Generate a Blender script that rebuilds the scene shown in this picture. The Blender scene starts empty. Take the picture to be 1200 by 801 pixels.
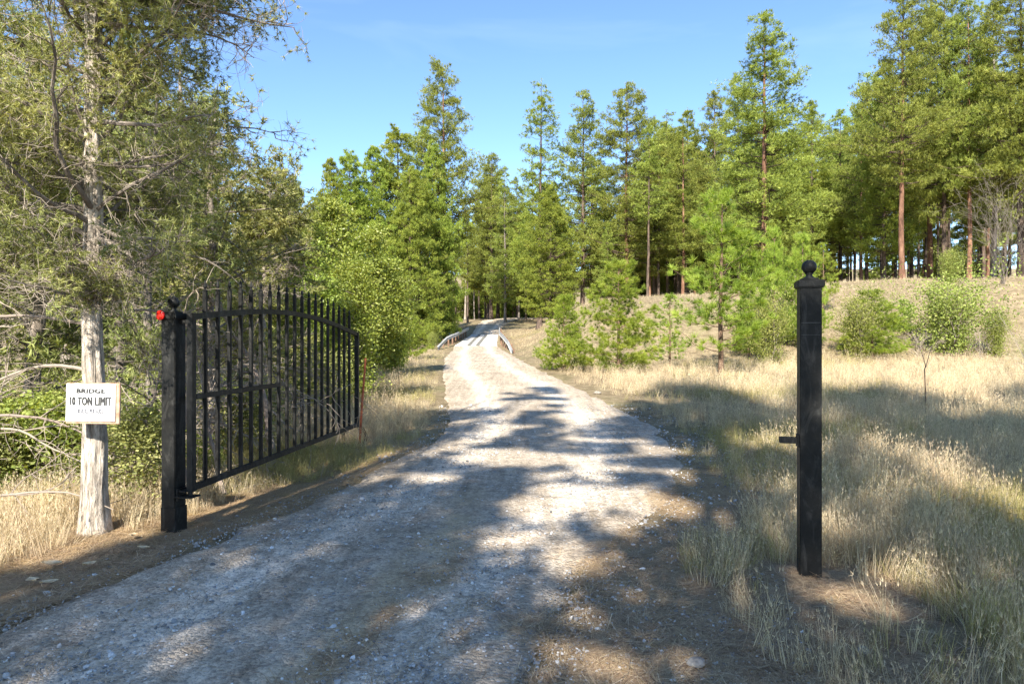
import bpy, math, random
import numpy as np
from mathutils import Vector, Matrix
R = math.radians
random.seed(7)
rng = np.random.default_rng(11)
S = bpy.context.scene
COL = S.collection

# ------------------------------------------------------------------ camera, sky, sun, exposure
cam_d = bpy.data.cameras.new('camera'); cam = bpy.data.objects.new('camera', cam_d); COL.objects.link(cam)
cam_d.lens = 24; cam_d.sensor_width = 36; cam_d.clip_start = .05; cam_d.clip_end = 3000
cam.location = (0, 0, 1.6); cam.rotation_euler = (R(90), 0, 0)
S.camera = cam
SUN_AZ, SUN_EL = 194.0, 37.0            # where the sun stands: behind the camera, a little to its left
w = bpy.data.worlds.new('World'); S.world = w; w.use_nodes = True
nt = w.node_tree; bg = nt.nodes['Background']
sky = nt.nodes.new('ShaderNodeTexSky'); sky.sky_type = 'NISHITA'; sky.sun_disc = False
sky.sun_elevation = R(SUN_EL); sky.sun_rotation = R(SUN_AZ)
sky.air_density = .9; sky.dust_density = .1; sky.ozone_density = 2.2; sky.altitude = 600
tc = nt.nodes.new('ShaderNodeTexCoord'); mp = nt.nodes.new('ShaderNodeMapping')
mp.inputs['Scale'].default_value = (1.2, 2.2, 7.0); mp.inputs['Rotation'].default_value = (0, R(22), 0)
cn = nt.nodes.new('ShaderNodeTexNoise'); cn.inputs['Scale'].default_value = 1.6; cn.inputs['Detail'].default_value = 7; cn.inputs['Distortion'].default_value = .6
cr = nt.nodes.new('ShaderNodeValToRGB'); cr.color_ramp.elements[0].position = .52; cr.color_ramp.elements[0].color = (0, 0, 0, 1)
cr.color_ramp.elements[1].position = .80; cr.color_ramp.elements[1].color = (.07, .07, .07, 1)
mx = nt.nodes.new('ShaderNodeMix'); mx.data_type = 'RGBA'; mx.inputs[7].default_value = (7.5, 8.2, 9.0, 1)
nt.links.new(tc.outputs['Generated'], mp.inputs['Vector']); nt.links.new(mp.outputs[0], cn.inputs['Vector'])
nt.links.new(cn.outputs['Fac'], cr.inputs['Fac']); nt.links.new(cr.outputs['Color'], mx.inputs[0])
hsv = nt.nodes.new('ShaderNodeHueSaturation'); hsv.inputs['Saturation'].default_value = 1.09; hsv.inputs['Hue'].default_value = .502; nt.links.new(sky.outputs[0], hsv.inputs['Color']); nt.links.new(hsv.outputs[0], mx.inputs[6]); nt.links.new(mx.outputs[2], bg.inputs['Color'])
bg.inputs['Strength'].default_value = .114
sd = bpy.data.lights.new('sun', 'SUN'); sun = bpy.data.objects.new('sun', sd); COL.objects.link(sun)
sd.energy = 4.7; sd.angle = R(.53); sd.color = (1, .94, .83)
az, el = R(SUN_AZ), R(SUN_EL)
SD = Vector((math.sin(az) * math.cos(el), math.cos(az) * math.cos(el), math.sin(el)))   # towards the sun
sun.rotation_euler = SD.to_track_quat('Z', 'Y').to_euler()
S.view_settings.view_transform = 'Standard'; S.view_settings.look = 'None'
S.view_settings.exposure = 1.5; S.view_settings.gamma = 1
S.render.engine = 'CYCLES'
S.cycles.max_bounces = 6; S.cycles.diffuse_bounces = 3; S.cycles.transmission_bounces = 4; S.cycles.transparent_max_bounces = 4
S.cycles.use_denoising = True
try:
    S.cycles.denoiser = 'OPENIMAGEDENOISE'; S.cycles.denoising_input_passes = 'RGB_ALBEDO_NORMAL'; S.cycles.denoising_prefilter = 'NONE'
except Exception: pass

# ------------------------------------------------------------------ helpers
def hashn(ix, iy):
    h = (ix.astype(np.int64) * 374761393 + iy.astype(np.int64) * 668265263) & 0xffffffff
    h = ((h ^ (h >> 13)) * 1274126177) & 0xffffffff
    return ((h ^ (h >> 16)) & 0xffff) / 65535.0
def vnoise(x, y):
    x = np.asarray(x, float); y = np.asarray(y, float)
    ix = np.floor(x); iy = np.floor(y); fx = x - ix; fy = y - iy
    fx = fx * fx * (3 - 2 * fx); fy = fy * fy * (3 - 2 * fy)
    ix = ix.astype(np.int64); iy = iy.astype(np.int64)
    a = hashn(ix, iy); b = hashn(ix + 1, iy); c = hashn(ix, iy + 1); d = hashn(ix + 1, iy + 1)
    return (a * (1 - fx) + b * fx) * (1 - fy) + (c * (1 - fx) + d * fx) * fy
def fbm(x, y, o=3):
    s = 0; a = .5; t = 0
    for k in range(o):
        s = s + a * vnoise(x * 2 ** k + 17 * k, y * 2 ** k + 31 * k); t += a; a *= .5
    return s / t
def sm(a, b, x):
    t = np.clip((np.asarray(x, float) - a) / (b - a), 0, 1); return t * t * (3 - 2 * t)
def norm(v):
    return v / np.maximum(np.linalg.norm(v, axis=-1, keepdims=True), 1e-9)

def mesh(name, chunks):
    """chunks: (verts (n,3), faces (m,k), tint (n,)) - any mix of triangles and quads"""
    Vs, LV, LS, T = [], [], [], []; off = 0; ls = 0
    for V, F, t in chunks:
        V = np.asarray(V, np.float32).reshape(-1, 3); F = np.asarray(F, np.int32)
        Vs.append(V); T.append(np.broadcast_to(np.asarray(t, np.float32), (len(V),)))
        k = F.shape[1]; LV.append((F + off).ravel()); LS.append(ls + np.arange(len(F)) * k)
        ls += F.size; off += len(V)
    V = np.concatenate(Vs); LV = np.concatenate(LV); LS = np.concatenate(LS); T = np.concatenate(T)
    me = bpy.data.meshes.new(name)
    me.vertices.add(len(V)); me.vertices.foreach_set('co', V.ravel())
    me.loops.add(len(LV)); me.loops.foreach_set('vertex_index', LV.astype(np.int32))
    me.polygons.add(len(LS)); me.polygons.foreach_set('loop_start', LS.astype(np.int32))
    at = me.attributes.new('tint', 'FLOAT', 'POINT'); at.data.foreach_set('value', T.astype(np.float32))
    me.polygons.foreach_set('use_smooth', np.zeros(len(LS), bool)); me.update(calc_edges=True); me.validate()
    return me
def smooth(me, ang=None):
    me.polygons.foreach_set('use_smooth', np.ones(len(me.polygons), bool)); me.update(); return me
def obj(name, me, mat=None, parent=None, loc=(0, 0, 0), rot=(0, 0, 0), scale=(1, 1, 1)):
    o = bpy.data.objects.new(name, me); COL.objects.link(o)
    if mat and not me.materials: me.materials.append(mat)
    if parent: o.parent = parent
    o.location = loc; o.rotation_euler = rot; o.scale = scale
    return o
def tag(o, label=None, cat=None, group=None, kind=None):
    if label: o['label'] = label
    if cat: o['category'] = cat
    if group: o['group'] = group
    if kind: o['kind'] = kind
    return o
def empty(name, loc, rz=0, sc=1.0):
    o = bpy.data.objects.new(name, None); COL.objects.link(o); o.empty_display_size = .2
    o.location = loc; o.rotation_euler = (0, 0, rz); o.scale = (sc, sc, sc) if not isinstance(sc, tuple) else sc
    return o

def tubes(P, Rd, sides=6, tint=.5, cap=False):
    """P (n,m,3) centre lines, Rd (n,m) radii"""
    P = np.asarray(P, float); Rd = np.asarray(Rd, float)
    if P.ndim == 2: P = P[None]; Rd = Rd[None]
    n, m, _ = P.shape
    T = norm(np.gradient(P, axis=1))
    ref = np.where(np.abs(T[..., 2:3]) > .8, np.array([1., 0, 0]), np.array([0, 0, 1.]))
    ref = np.repeat(ref[:, :1], m, 1)
    A = norm(np.cross(T, ref)); B = np.cross(T, A)
    th = np.arange(sides) * 2 * math.pi / sides
    ring = P[:, :, None] + Rd[:, :, None, None] * (A[:, :, None] * np.cos(th)[:, None] + B[:, :, None] * np.sin(th)[:, None])
    V = ring.reshape(-1, 3)
    b = (np.arange(n) * m * sides)[:, None, None] + (np.arange(m - 1) * sides)[None, :, None]
    i = np.arange(sides)[None, None]; j = (i + 1) % sides
    F = np.stack([b + i, b + sides + i, b + sides + j, b + j], -1).reshape(-1, 4)
    t = np.broadcast_to(np.asarray(tint, float), (n,)).repeat(m * sides) if np.ndim(tint) else tint
    return V, F, t
def needles(C, D, K, ln, wd, spread, tint, rg, lr=(.6, 1.1)):
    n = len(C); D = np.repeat(D, K, 0); C = np.repeat(C, K, 0)
    d = norm(D + spread * rg.normal(size=D.shape))
    s = norm(np.cross(d, rg.normal(size=D.shape)))
    L = (ln if np.ndim(ln) == 0 else np.repeat(ln, K))
    L = (L * rg.uniform(*lr, len(C)))[:, None]
    W = (wd if np.ndim(wd) == 0 else np.repeat(wd, K)[:, None])
    base = C + d * L * .08
    V = np.stack([base - s * W * .5, base + s * W * .5, C + d * L], 1).reshape(-1, 3)
    F = np.arange(len(V)).reshape(-1, 3)
    t = np.repeat(np.repeat(tint, K) + rg.normal(size=len(C)) * .06, 3)
    return V, F, np.clip(t, 0, 1)
def leaves(C, K, rad, size, tint, rg, up=.35, asp=.62):
    n = len(C); C = np.repeat(C, K, 0) + rg.normal(size=(n * K, 3)) * (rad if np.ndim(rad) == 0 else np.repeat(rad, K)[:, None])
    d = norm(rg.normal(size=C.shape) + np.array([0, 0, -.2])); nrm = norm(rg.normal(size=C.shape) + np.array([0, 0, up]) )
    s = norm(np.cross(d, nrm)); u = np.cross(s, d)
    L = (size * rg.uniform(.6, 1.2, len(C)))[:, None]
    V = np.stack([C, C + d * L * .45 + s * L * asp * .5 + u * L * .08, C + d * L, C + d * L * .45 - s * L * asp * .5 + u * L * .08], 1).reshape(-1, 3)
    F = np.arange(len(V)).reshape(-1, 4)
    t = np.repeat(np.repeat(tint, K) + rg.normal(size=len(C)) * .1, 4)
    return V, F, np.clip(t, 0, 1)

def box(cx, cy, cz, sx, sy, sz, bev=0, tint=.5):
    """bevelled box as chunk"""
    b = min(bev, sx / 2.01, sy / 2.01, sz / 2.01)
    if b <= 0:
        V = np.array([[x, y, z] for z in (-.5, .5) for y in (-.5, .5) for x in (-.5, .5)]) * [sx, sy, sz] + [cx, cy, cz]
        F = np.array([[0, 2, 3, 1], [4, 5, 7, 6], [0, 1, 5, 4], [2, 6, 7, 3], [0, 4, 6, 2], [1, 3, 7, 5]])
        return V, F, tint
    import bmesh
    bm = bmesh.new(); bmesh.ops.create_cube(bm, size=1)
    for v in bm.verts: v.co = (v.co.x * sx, v.co.y * sy, v.co.z * sz)
    bmesh.ops.bevel(bm, geom=bm.edges[:], offset=b, segments=2, affect='EDGES')
    bmesh.ops.triangulate(bm, faces=bm.faces[:])
    V = np.array([v.co[:] for v in bm.verts]) + [cx, cy, cz]
    F = np.array([[v.index for v in f.verts] for f in bm.faces]); bm.free()
    return V, F, tint
def lathe(prof, n=24, c=(0, 0, 0), tint=.5):
    prof = np.array(prof, float); th = np.arange(n) * 2 * math.pi / n
    V = np.stack([prof[:, 0:1] * np.cos(th), prof[:, 0:1] * np.sin(th), np.repeat(prof[:, 1:2], n, 1)], -1).reshape(-1, 3) + np.array(c)
    i = np.arange(n); j = (i + 1) % n; b = (np.arange(len(prof) - 1) * n)[:, None]
    F = np.stack([b + i, b + j, b + n + j, b + n + i], -1).reshape(-1, 4)
    return V, F, tint
def xf(chunk, M):
    V, F, t = chunk; V = np.asarray(V) @ np.array(M.to_3x3()).T + np.array(M.translation); return V, F, t

# ------------------------------------------------------------------ materials
def N(m, t, **kw):
    n = m.node_tree.nodes.new(t)
    for k, v in kw.items():
        if k in n.inputs: n.inputs[k].default_value = v
        else: setattr(n, k, v)
    return n
def L(m, a, b): m.node_tree.links.new(a, b)
def newmat(name, rough=.8, spec=.3):
    m = bpy.data.materials.new(name); m.use_nodes = True
    p = m.node_tree.nodes['Principled BSDF']; p.inputs['Roughness'].default_value = rough; p.inputs['Specular IOR Level'].default_value = spec
    return m, p
def ramp(m, fac, stops):
    r = N(m, 'ShaderNodeValToRGB'); e = r.color_ramp.elements
    while len(e) < len(stops): e.new(.5)
    for k, (pos, c) in enumerate(stops): e[k].position = pos; e[k].color = (*c, 1)
    if fac is not None: L(m, fac, r.inputs['Fac'])
    return r
def mixc(m, fac, a, b, blend='MIX'):
    x = N(m, 'ShaderNodeMix', data_type='RGBA', blend_type=blend)
    for sock, v in ((0, fac), (6, a), (7, b)):
        if hasattr(v, 'is_output'): L(m, v, x.inputs[sock])
        else: x.inputs[sock].default_value = v if sock == 0 else (*v, 1)
    return x.outputs[2]
def noise(m, scale, detail=4, coord=None, rough=.55, dist=0):
    n = N(m, 'ShaderNodeTexNoise', Scale=scale, Detail=detail, Roughness=rough, Distortion=dist)
    if coord is not None: L(m, coord, n.inputs['Vector'])
    return n.outputs['Fac']
def pos(m): return N(m, 'ShaderNodeNewGeometry').outputs['Position']
def oco(m): return N(m, 'ShaderNodeTexCoord').outputs['Object']
def bump(m, p, h, strength=.5, dist=.02):
    b = N(m, 'ShaderNodeBump', Strength=strength, Distance=dist); L(m, h, b.inputs['Height']); L(m, b.outputs[0], p.inputs['Normal'])
def attr(m, name): return N(m, 'ShaderNodeAttribute', attribute_name=name).outputs['Fac']
def orand(m): return N(m, 'ShaderNodeObjectInfo').outputs['Random']
def math_(m, op, a, b=None, clamp=False):
    n = N(m, 'ShaderNodeMath', operation=op, use_clamp=clamp)
    for k, v in enumerate((a, b)):
        if v is None: continue
        if hasattr(v, 'is_output'): L(m, v, n.inputs[k])
        else: n.inputs[k].default_value = v
    return n.outputs[0]

def foliage(name, dark, mid, light, trans=.35, var=.35, spec=.25, rough=.55):
    m, p = newmat(name, rough, spec)
    t = attr(m, 'tint'); r = ramp(m, t, [(0, dark), (.5, mid), (1, light)])
    o = orand(m); v = N(m, 'ShaderNodeHueSaturation'); L(m, r.outputs[0], v.inputs['Color'])
    L(m, math_(m, 'MULTIPLY_ADD', o, .035), v.inputs['Hue'])
    v.inputs['Hue'].default_value = .5
    hn = math_(m, 'ADD', math_(m, 'MULTIPLY', o, .026), .480); L(m, hn, v.inputs['Hue'])
    L(m, math_(m, 'ADD', math_(m, 'MULTIPLY', o, var), 1 - var / 2), v.inputs['Value'])
    L(m, v.outputs[0], p.inputs['Base Color'])
    tr = N(m, 'ShaderNodeBsdfTranslucent'); L(m, mixc(m, 1.0, v.outputs[0], (1.5, 1.35, .6), 'MULTIPLY'), tr.inputs['Color'])
    ms = N(m, 'ShaderNodeMixShader'); ms.inputs[0].default_value = trans
    L(m, p.outputs[0], ms.inputs[1]); L(m, tr.outputs[0], ms.inputs[2])
    L(m, ms.outputs[0], m.node_tree.nodes['Material Output'].inputs['Surface'])
    return m
def bark(name, a, b, c, scale=6, zs=.22, bd=.03, st=.9, tin=False):
    m, p = newmat(name, .9, .15)
    mp_ = N(m, 'ShaderNodeMapping'); mp_.inputs['Scale'].default_value = (1, 1, zs); L(m, oco(m), mp_.inputs['Vector'])
    n1 = noise(m, scale, 6, mp_.outputs[0], .65, .4); n2 = noise(m, scale * 5, 3, mp_.outputs[0])
    r = ramp(m, n1, [(.30, a), (.5, b), (.68, c)])
    r2 = ramp(m, n2, [(.25, (.6, .6, .6)), (.7, (1.15, 1.15, 1.15))])
    col = mixc(m, 1, r.outputs[0], r2.outputs[0], 'MULTIPLY')
    hs = N(m, 'ShaderNodeHueSaturation'); L(m, col, hs.inputs['Color'])
    L(m, math_(m, 'ADD', math_(m, 'MULTIPLY', orand(m), .7), .65), hs.inputs['Value'])
    L(m, hs.outputs[0], p.inputs['Base Color']); bump(m, p, n1, st, bd)
    return m
M = {}
M['pine'] = foliage('pine_needles', (.060, .090, .022), (.235, .285, .054), (.44, .49, .12), .34)
M['pine_dense'] = foliage('young_pine_needles', (.070, .115, .022), (.24, .31, .048), (.43, .48, .10), .34, .25)
M['young'] = foliage('sapling_needles', (.08, .145, .028), (.26, .37, .055), (.44, .53, .11), .42, .2)
M['poplar'] = foliage('poplar_leaves', (.09, .14, .025), (.25, .325, .055), (.45, .49, .15), .42, .2, .45, .4)
M['shrub'] = foliage('shrub_leaves', (.09, .13, .03), (.235, .285, .062), (.43, .45, .15), .38, .3)
M['juniper'] = foliage('juniper_sprays', (.085, .105, .036), (.25, .285, .09), (.49, .50, .20), .30, .2)
M['dead'] = foliage('dead_twigs', (.16, .125, .10), (.30, .25, .20), (.48, .42, .35), 0, .2, .1, .9)
M['straw'] = foliage('straw_grass', (.32, .24, .13), (.53, .44, .285), (.72, .62, .44), .2, .45, .15, .8)
M['greengrass'] = foliage('green_grass', (.17, .16, .055), (.34, .31, .12), (.54, .47, .24), .25, .4, .2, .7)
M['litter_needle'] = foliage('fallen_needles', (.20, .14, .08), (.47, .345, .20), (.70, .56, .37), .05, .5, .15, .8)
M['bark_red'] = bark('ponderosa_bark', (.06, .032, .022), (.21, .11, .07), (.34, .20, .13), 3.2, .3, .05)
M['bark_dark'] = bark('dark_bark', (.03, .022, .018), (.09, .065, .05), (.17, .12, .09), 3.5, .3, .05)
M['bark_grey'] = bark('grey_bark', (.10, .085, .07), (.24, .20, .165), (.37, .32, .27), 5, .3, .03)
M['bark_young'] = bark('sapling_bark', (.10, .06, .04), (.22, .14, .095), (.33, .24, .17), 16, .5, .01)
M['bark_fore'] = bark('shaggy_pale_bark', (.07, .054, .043), (.41, .35, .285), (.68, .61, .525), 34, .16, .05, 1)
def m_metal():
    m, p = newmat('black_painted_metal', .5, .22)
    n = noise(m, 14, 5, oco(m)); n2 = noise(m, 60, 4, oco(m))
    r = ramp(m, n, [(.35, (.007, .007, .007)), (.62, (.013, .013, .012)), (.78, (.030, .029, .026))])
    mz = N(m, 'ShaderNodeMapping'); mz.inputs['Scale'].default_value = (1, 1, .35); L(m, oco(m), mz.inputs['Vector'])
    sc_ = ramp(m, noise(m, 9, 8, mz.outputs[0], .75, 1.2), [(.50, (0, 0, 0)), (.72, (.6, .6, .6))])
    L(m, mixc(m, sc_.outputs[0], r.outputs[0], (.085, .082, .075)), p.inputs['Base Color'])
    rr = ramp(m, n2, [(.3, (.42, .42, .42)), (.7, (.65, .65, .65))]); L(m, rr.outputs[0], p.inputs['Roughness']); bump(m, p, n2, .12, .002)
    return m
M['metal'] = m_metal()
def m_simple(name, c, c2, sc=20, rough=.6, spec=.4, b=.1):
    m, p = newmat(name, rough, spec); n = noise(m, sc, 5, oco(m))
    r = ramp(m, n, [(.35, c), (.65, c2)]); L(m, r.outputs[0], p.inputs['Base Color']); bump(m, p, n, b, .005); return m
M['scuff'] = m_simple('scuffed_paint', (.02, .02, .02), (.10, .10, .10), 30, .5)
M['galv'] = m_simple('galvanised_steel', (.34, .34, .33), (.55, .55, .54), 12, .45)
M['wood_post'] = m_simple('weathered_wood', (.13, .08, .055), (.24, .15, .10), 10, .9, .1)
M['dark_strip'] = m_simple('dark_deck_strips', (.10, .095, .085), (.26, .25, .22), 4, .9, .1)
M['rust'] = m_simple('rusty_paint', (.32, .075, .03), (.52, .16, .07), 25, .7, .3)
M['white'] = m_simple('white_sign_paint', (.76, .755, .73), (.84, .835, .82), 9, .5, .3, .03)
M['board'] = m_simple('plywood_edge', (.36, .20, .13), (.56, .38, .27), 25, .85, .1)
M['ink'] = m_simple('black_lettering', (.03, .03, .03), (.07, .07, .07), 60, .6, .2)
M['ink2'] = m_simple('faded_lettering', (.10, .10, .12), (.20, .20, .22), 60, .6, .2)
M['red'] = m_simple('red_reflector', (.72, .012, .008), (.85, .03, .015), 90, .2, .6)
M['rock'] = m_simple('stone', (.20, .175, .145), (.36, .32, .27), 30, .9, .2, .5)
M['pebble'] = foliage('gravel_chips', (.16, .16, .16), (.36, .355, .345), (.66, .65, .63), 0, .8, .2, .85)
M['leaf_dry'] = m_simple('dry_leaf', (.46, .32, .17), (.70, .56, .36), 30, .8, .2)
M['planks'] = m_simple('bridge_planks', (.42, .40, .36), (.62, .60, .56), 3, .9, .1)

# ------------------------------------------------------------------ terrain and road profiles
DR = np.array([-60, 0, 12, 17, 25.6, 35, 49, 53, 56, 63, 70, 76, 85, 95, 105, 115, 140, 400.])
ZR = np.array([0, 0, 0, .16, .48, .78, 1.05, 1.2, 1.35, 1.8, 2.2, 2.9, 3.7, 4.6, 5.3, 5.7, 6.0, 7.0])
EDD = np.array([-60, -6, 0, 3.0, 3.8, 5.2, 6.5, 8.8, 10.5, 12.8, 17, 25.6, 35, 49, 55, 75, 85, 95, 101, 106, 110, 113])
XL = np.array([-9, -6, -3.9, -3.1, -2.95, -2.62, -2.15, -1.75, -1.45, -1.28, -1.75, -2.7, -3.55, -4.3, -4.75, -4.3, -4.45, -4.2, -3.4, -1, 4, 12])
XR = np.array([8, 4, .4, .12, .3, .75, 1.5, 2.3, 2.55, 2.75, 2.35, 1.3, .35, -.6, -1.1, -1.35, -.9, .2, 2.5, 8, 14, 30])
def zr(y): return np.interp(y, DR, ZR)
def xl(y): return np.interp(y, EDD, XL)
def xr(y): return np.interp(y, EDD, XR)
def hbase(x, y):
    x = np.asarray(x, float); y = np.asarray(y, float)
    z = zr(y)
    zcap = np.minimum(z, 1.15)
    px = x / np.maximum(y, 12) * 50
    H = np.interp(px, [1, 2.5, 6, 12.5, 25, 37, 60], [1.9, 2.6, 3.5, 4.0, 4.9, 5.25, 5.4])
    right = zcap + H * sm(27, 50, y + 1.2 * (fbm(x * .15, y * .15) - .5) * 6) + .012 * np.maximum(y - 52, 0)
    wr = sm(.3, 7, x - xr(y)) * sm(20, 34, y)
    z = z * (1 - wr) + right * wr
    # left bank falls away
    dl = xl(y) - x
    z = z - sm(1.6, 7, dl) * (.35 + 1.3 * sm(18, 45, y) * (1 - sm(85, 110, y)))
    z = z + sm(20, 60, dl) * 1.2 + 26 * sm(125, 330, y)
    # gentle lumps off the road
    off = sm(.2, 1.4, np.maximum(dl, x - xr(y)))
    z = z + off * ((fbm(x * .5, y * .5) - .5) * .16 + (fbm(x * 2.1 + 9, y * 2.1) - .5) * .05)
    return z
def gz(x, y):
    return float(hbase(np.array([x]), np.array([y]))[0])

def inroad(x, y): return np.minimum(x - xl(y), xr(y) - x)
nx_, ny_ = 380, 340
u = np.linspace(-1, 1, nx_); gx = .5 + 3.3 * np.sinh(4.9 * u)
v = np.linspace(-.62, 1, ny_); gy = 5.0 + 3.4 * np.sinh(5.45 * v)
GX, GY = np.meshgrid(gx, gy)
IN = inroad(GX, GY)
GZ = hbase(GX, GY) - sm(.05, .45, IN) * (.05 + .0045 * np.maximum(GY, 0)) * (GY < 114)
GZ = GZ + (fbm(GX * 9, GY * 9, 2) - .5) * .03 * (np.abs(GY) < 20)
idx = np.arange(nx_ * ny_).reshape(ny_, nx_)
F = np.stack([idx[:-1, :-1], idx[:-1, 1:], idx[1:, 1:], idx[1:, :-1]], -1).reshape(-1, 4)
def litter_mask(x, y):
    """how much brown pine-needle litter lies on the ground, 0..1"""
    dl = xl(y) - x; dr = x - xr(y); n = fbm(x * 1.3, y * 1.3)
    a = sm(-.2, .08, dl + .3 * (n - .5)) * (1 - sm(.7, 1.5, dl + (n - .5))) * (1 - sm(9, 15, y))
    b = .68 * sm(-.35, .30, dr + .8 * (n - .5)) * (1 - sm(1.3, 2.6, dr + 1.2 * (n - .5))) * (1 - sm(7.5, 11, y))
    c = .65 * sm(.52, .72, fbm(x * .9 + 5, y * .55 + 3)) * (np.abs(x - (-.5 + .0 * y)) < .9) * (1 - sm(6, 9, y)) * 0
    # the brown strip between the wheel tracks
    xc = np.interp(y, [0, 3, 4.5, 6.5, 9], [-1.6, -1.0, -.65, -.5, -.3])
    c = .45 * (1 - sm(.02, .42, np.abs(x - xc) + .28 * (n - .5))) * (1 - sm(6.0, 8.5, y)) * sm(.35, .6, fbm(x * 2.2 + 4, y * 1.1))
    d = .95 * sm(.8, .3, np.hypot(x - 1.9, (y - 4.3)))
    return np.clip(np.maximum.reduce([a, b, c, d]), 0, 1)
gme = mesh('ground', [(np.stack([GX, GY, GZ], -1).reshape(-1, 3), F, litter_mask(GX, GY).ravel())]); smooth(gme)
def m_ground():
    m, p = newmat('dry_ground', .95, .1)
    P = pos(m); n1 = noise(m, .35, 6, P); n2 = noise(m, 3, 6, P, .7); n3 = noise(m, 26, 5, P, .75); n4 = noise(m, 90, 3, P)
    dry = ramp(m, n2, [(.30, (.14, .105, .06)), (.5, (.26, .20, .12)), (.70, (.40, .32, .20))])
    grn = ramp(m, n2, [(.3, (.12, .13, .05)), (.7, (.30, .28, .13))])
    g = ramp(m, n1, [(.50, (0, 0, 0)), (.66, (1, 1, 1))])
    base = mixc(m, math_(m, 'MULTIPLY', g.outputs[0], .45), dry.outputs[0], grn.outputs[0])
    lit = ramp(m, n3, [(.25, (.24, .155, .07)), (.5, (.49, .34, .16)), (.75, (.70, .52, .29))])
    f = math_(m, 'MULTIPLY', attr(m, 'tint'), 1.0, True)
    c = mixc(m, f, base, lit.outputs[0])
    sp = ramp(m, n4, [(.3, (.7, .7, .7)), (.7, (1.2, 1.2, 1.2))])
    L(m, mixc(m, 1, c, sp.outputs[0], 'MULTIPLY'), p.inputs['Base Color'])
    bump(m, p, math_(m, 'ADD', n3, n4), .8, .03); return m
M['ground'] = m_ground()
tag(obj('ground', gme, M['ground']), 'dry straw coloured ground with brown needle litter rising to a low hill', kind='structure')

rows = [-6.0]
while rows[-1] < 112: rows.append(rows[-1] + max(.07, .011 * abs(rows[-1])))
rows = np.array(rows); nc = 64; q = np.linspace(0, 1, nc)
a = xl(rows)[:, None] - .10; b = xr(rows)[:, None] + .10
RX = a + (b - a) * q[None]; RY = np.repeat(rows[:, None], nc, 1)
rag = (fbm(RX * 3, RY * 1.7) - .5) * .35
ins = inroad(RX, RY)
RZ = hbase(RX, RY) + .014 + .02 * sm(.0, 1.2, ins) - .13 * sm(.22, -.12, ins + rag)
wf = .5 + 0 * RX
for t0 in (.27, .72):                       # wheel tracks, slightly hollow
    RZ -= .018 * np.exp(-((q[None] - t0) / .09) ** 2)
RZ += (fbm(RX * 11, RY * 11, 3) - .5) * .022 * np.clip(1.4 - RY / 18, .25, 1)
idx = np.arange(len(rows) * nc).reshape(-1, nc)
F = np.stack([idx[:-1, :-1], idx[:-1, 1:], idx[1:, 1:], idx[1:, :-1]], -1).reshape(-1, 4)
rme = mesh('gravel_road', [(np.stack([RX, RY, RZ], -1).reshape(-1, 3), F, litter_mask(RX, RY).ravel())]); smooth(rme)
TK = (np.exp(-((q[None] - .27 - .03 * np.sin(RY * .4)) / .075) ** 2) + np.exp(-((q[None] - .70 - .03 * np.sin(RY * .4)) / .075) ** 2)) + 0 * RX
at_ = rme.attributes.new('track', 'FLOAT', 'POINT'); at_.data.foreach_set('value', TK.ravel().astype(np.float32))
def m_road():
    m, p = newmat('pale_gravel', .92, .2)
    P = pos(m); n1 = noise(m, .8, 5, P, .6); n2 = noise(m, 9, 6, P, .7); n3 = noise(m, 55, 4, P, .75)
    vo = N(m, 'ShaderNodeTexVoronoi', Scale=48, feature='F1'); L(m, P, vo.inputs['Vector'])
    vo2 = N(m, 'ShaderNodeTexVoronoi', Scale=95, feature='F1'); L(m, P, vo2.inputs['Vector'])
    g = ramp(m, n2, [(.25, (.43, .355, .27)), (.5, (.64, .545, .435)), (.75, (.78, .69, .57))])
    vc = N(m, 'ShaderNodeRGBToBW'); L(m, vo.outputs['Color'], vc.inputs[0])
    st = ramp(m, vc.outputs[0], [(.15, (.60, .60, .61)), (.5, (.95, .95, .95)), (.85, (1.25, 1.24, 1.22))])
    c = mixc(m, .8, g.outputs[0], mixc(m, 1, g.outputs[0], st.outputs[0], 'MULTIPLY'))
    big = ramp(m, n1, [(.35, (.84, .83, .81)), (.65, (1.1, 1.1, 1.1))]); c = mixc(m, 1, c, big.outputs[0], 'MULTIPLY')
    ms_ = N(m, 'ShaderNodeMapping'); ms_.inputs['Scale'].default_value = (4.5, .35, 1); L(m, P, ms_.inputs['Vector'])
    stk = ramp(m, noise(m, 1.6, 5, ms_.outputs[0], .6), [(.32, (.74, .73, .71)), (.5, (.98, .98, .98)), (.68, (1.12, 1.12, 1.12))]); c = mixc(m, 1, c, stk.outputs[0], 'MULTIPLY')
    tk = math_(m, 'ADD', attr(m, 'track'), math_(m, 'MULTIPLY', math_(m, 'SUBTRACT', n2, .5), 1.4), True)
    tr_ = ramp(m, tk, [(0, (.72, .70, .67)), (1, (1.12, 1.12, 1.12))]); c = mixc(m, 1, c, tr_.outputs[0], 'MULTIPLY')
    lit = ramp(m, n3, [(.25, (.28, .19, .10)), (.5, (.53, .39, .21)), (.75, (.72, .57, .36))])
    e = math_(m, 'ADD', math_(m, 'MULTIPLY', attr(m, 'tint'), 1.5), math_(m, 'MULTIPLY', math_(m, 'SUBTRACT', n2, .62), 1.3))
    f = math_(m, 'MULTIPLY', e, .9, True)
    L(m, mixc(m, f, c, lit.outputs[0]), p.inputs['Base Color'])
    h = math_(m, 'ADD', math_(m, 'MULTIPLY', vo.outputs['Distance'], -1.0), math_(m, 'ADD', math_(m, 'MULTIPLY', vo2.outputs['Distance'], -.5), n2))
    bump(m, p, h, .8, .016); return m
M['road'] = m_road()
tag(obj('gravel_road', rme, M['road']), 'pale gravel track narrowing towards a small bridge', kind='structure')

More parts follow.
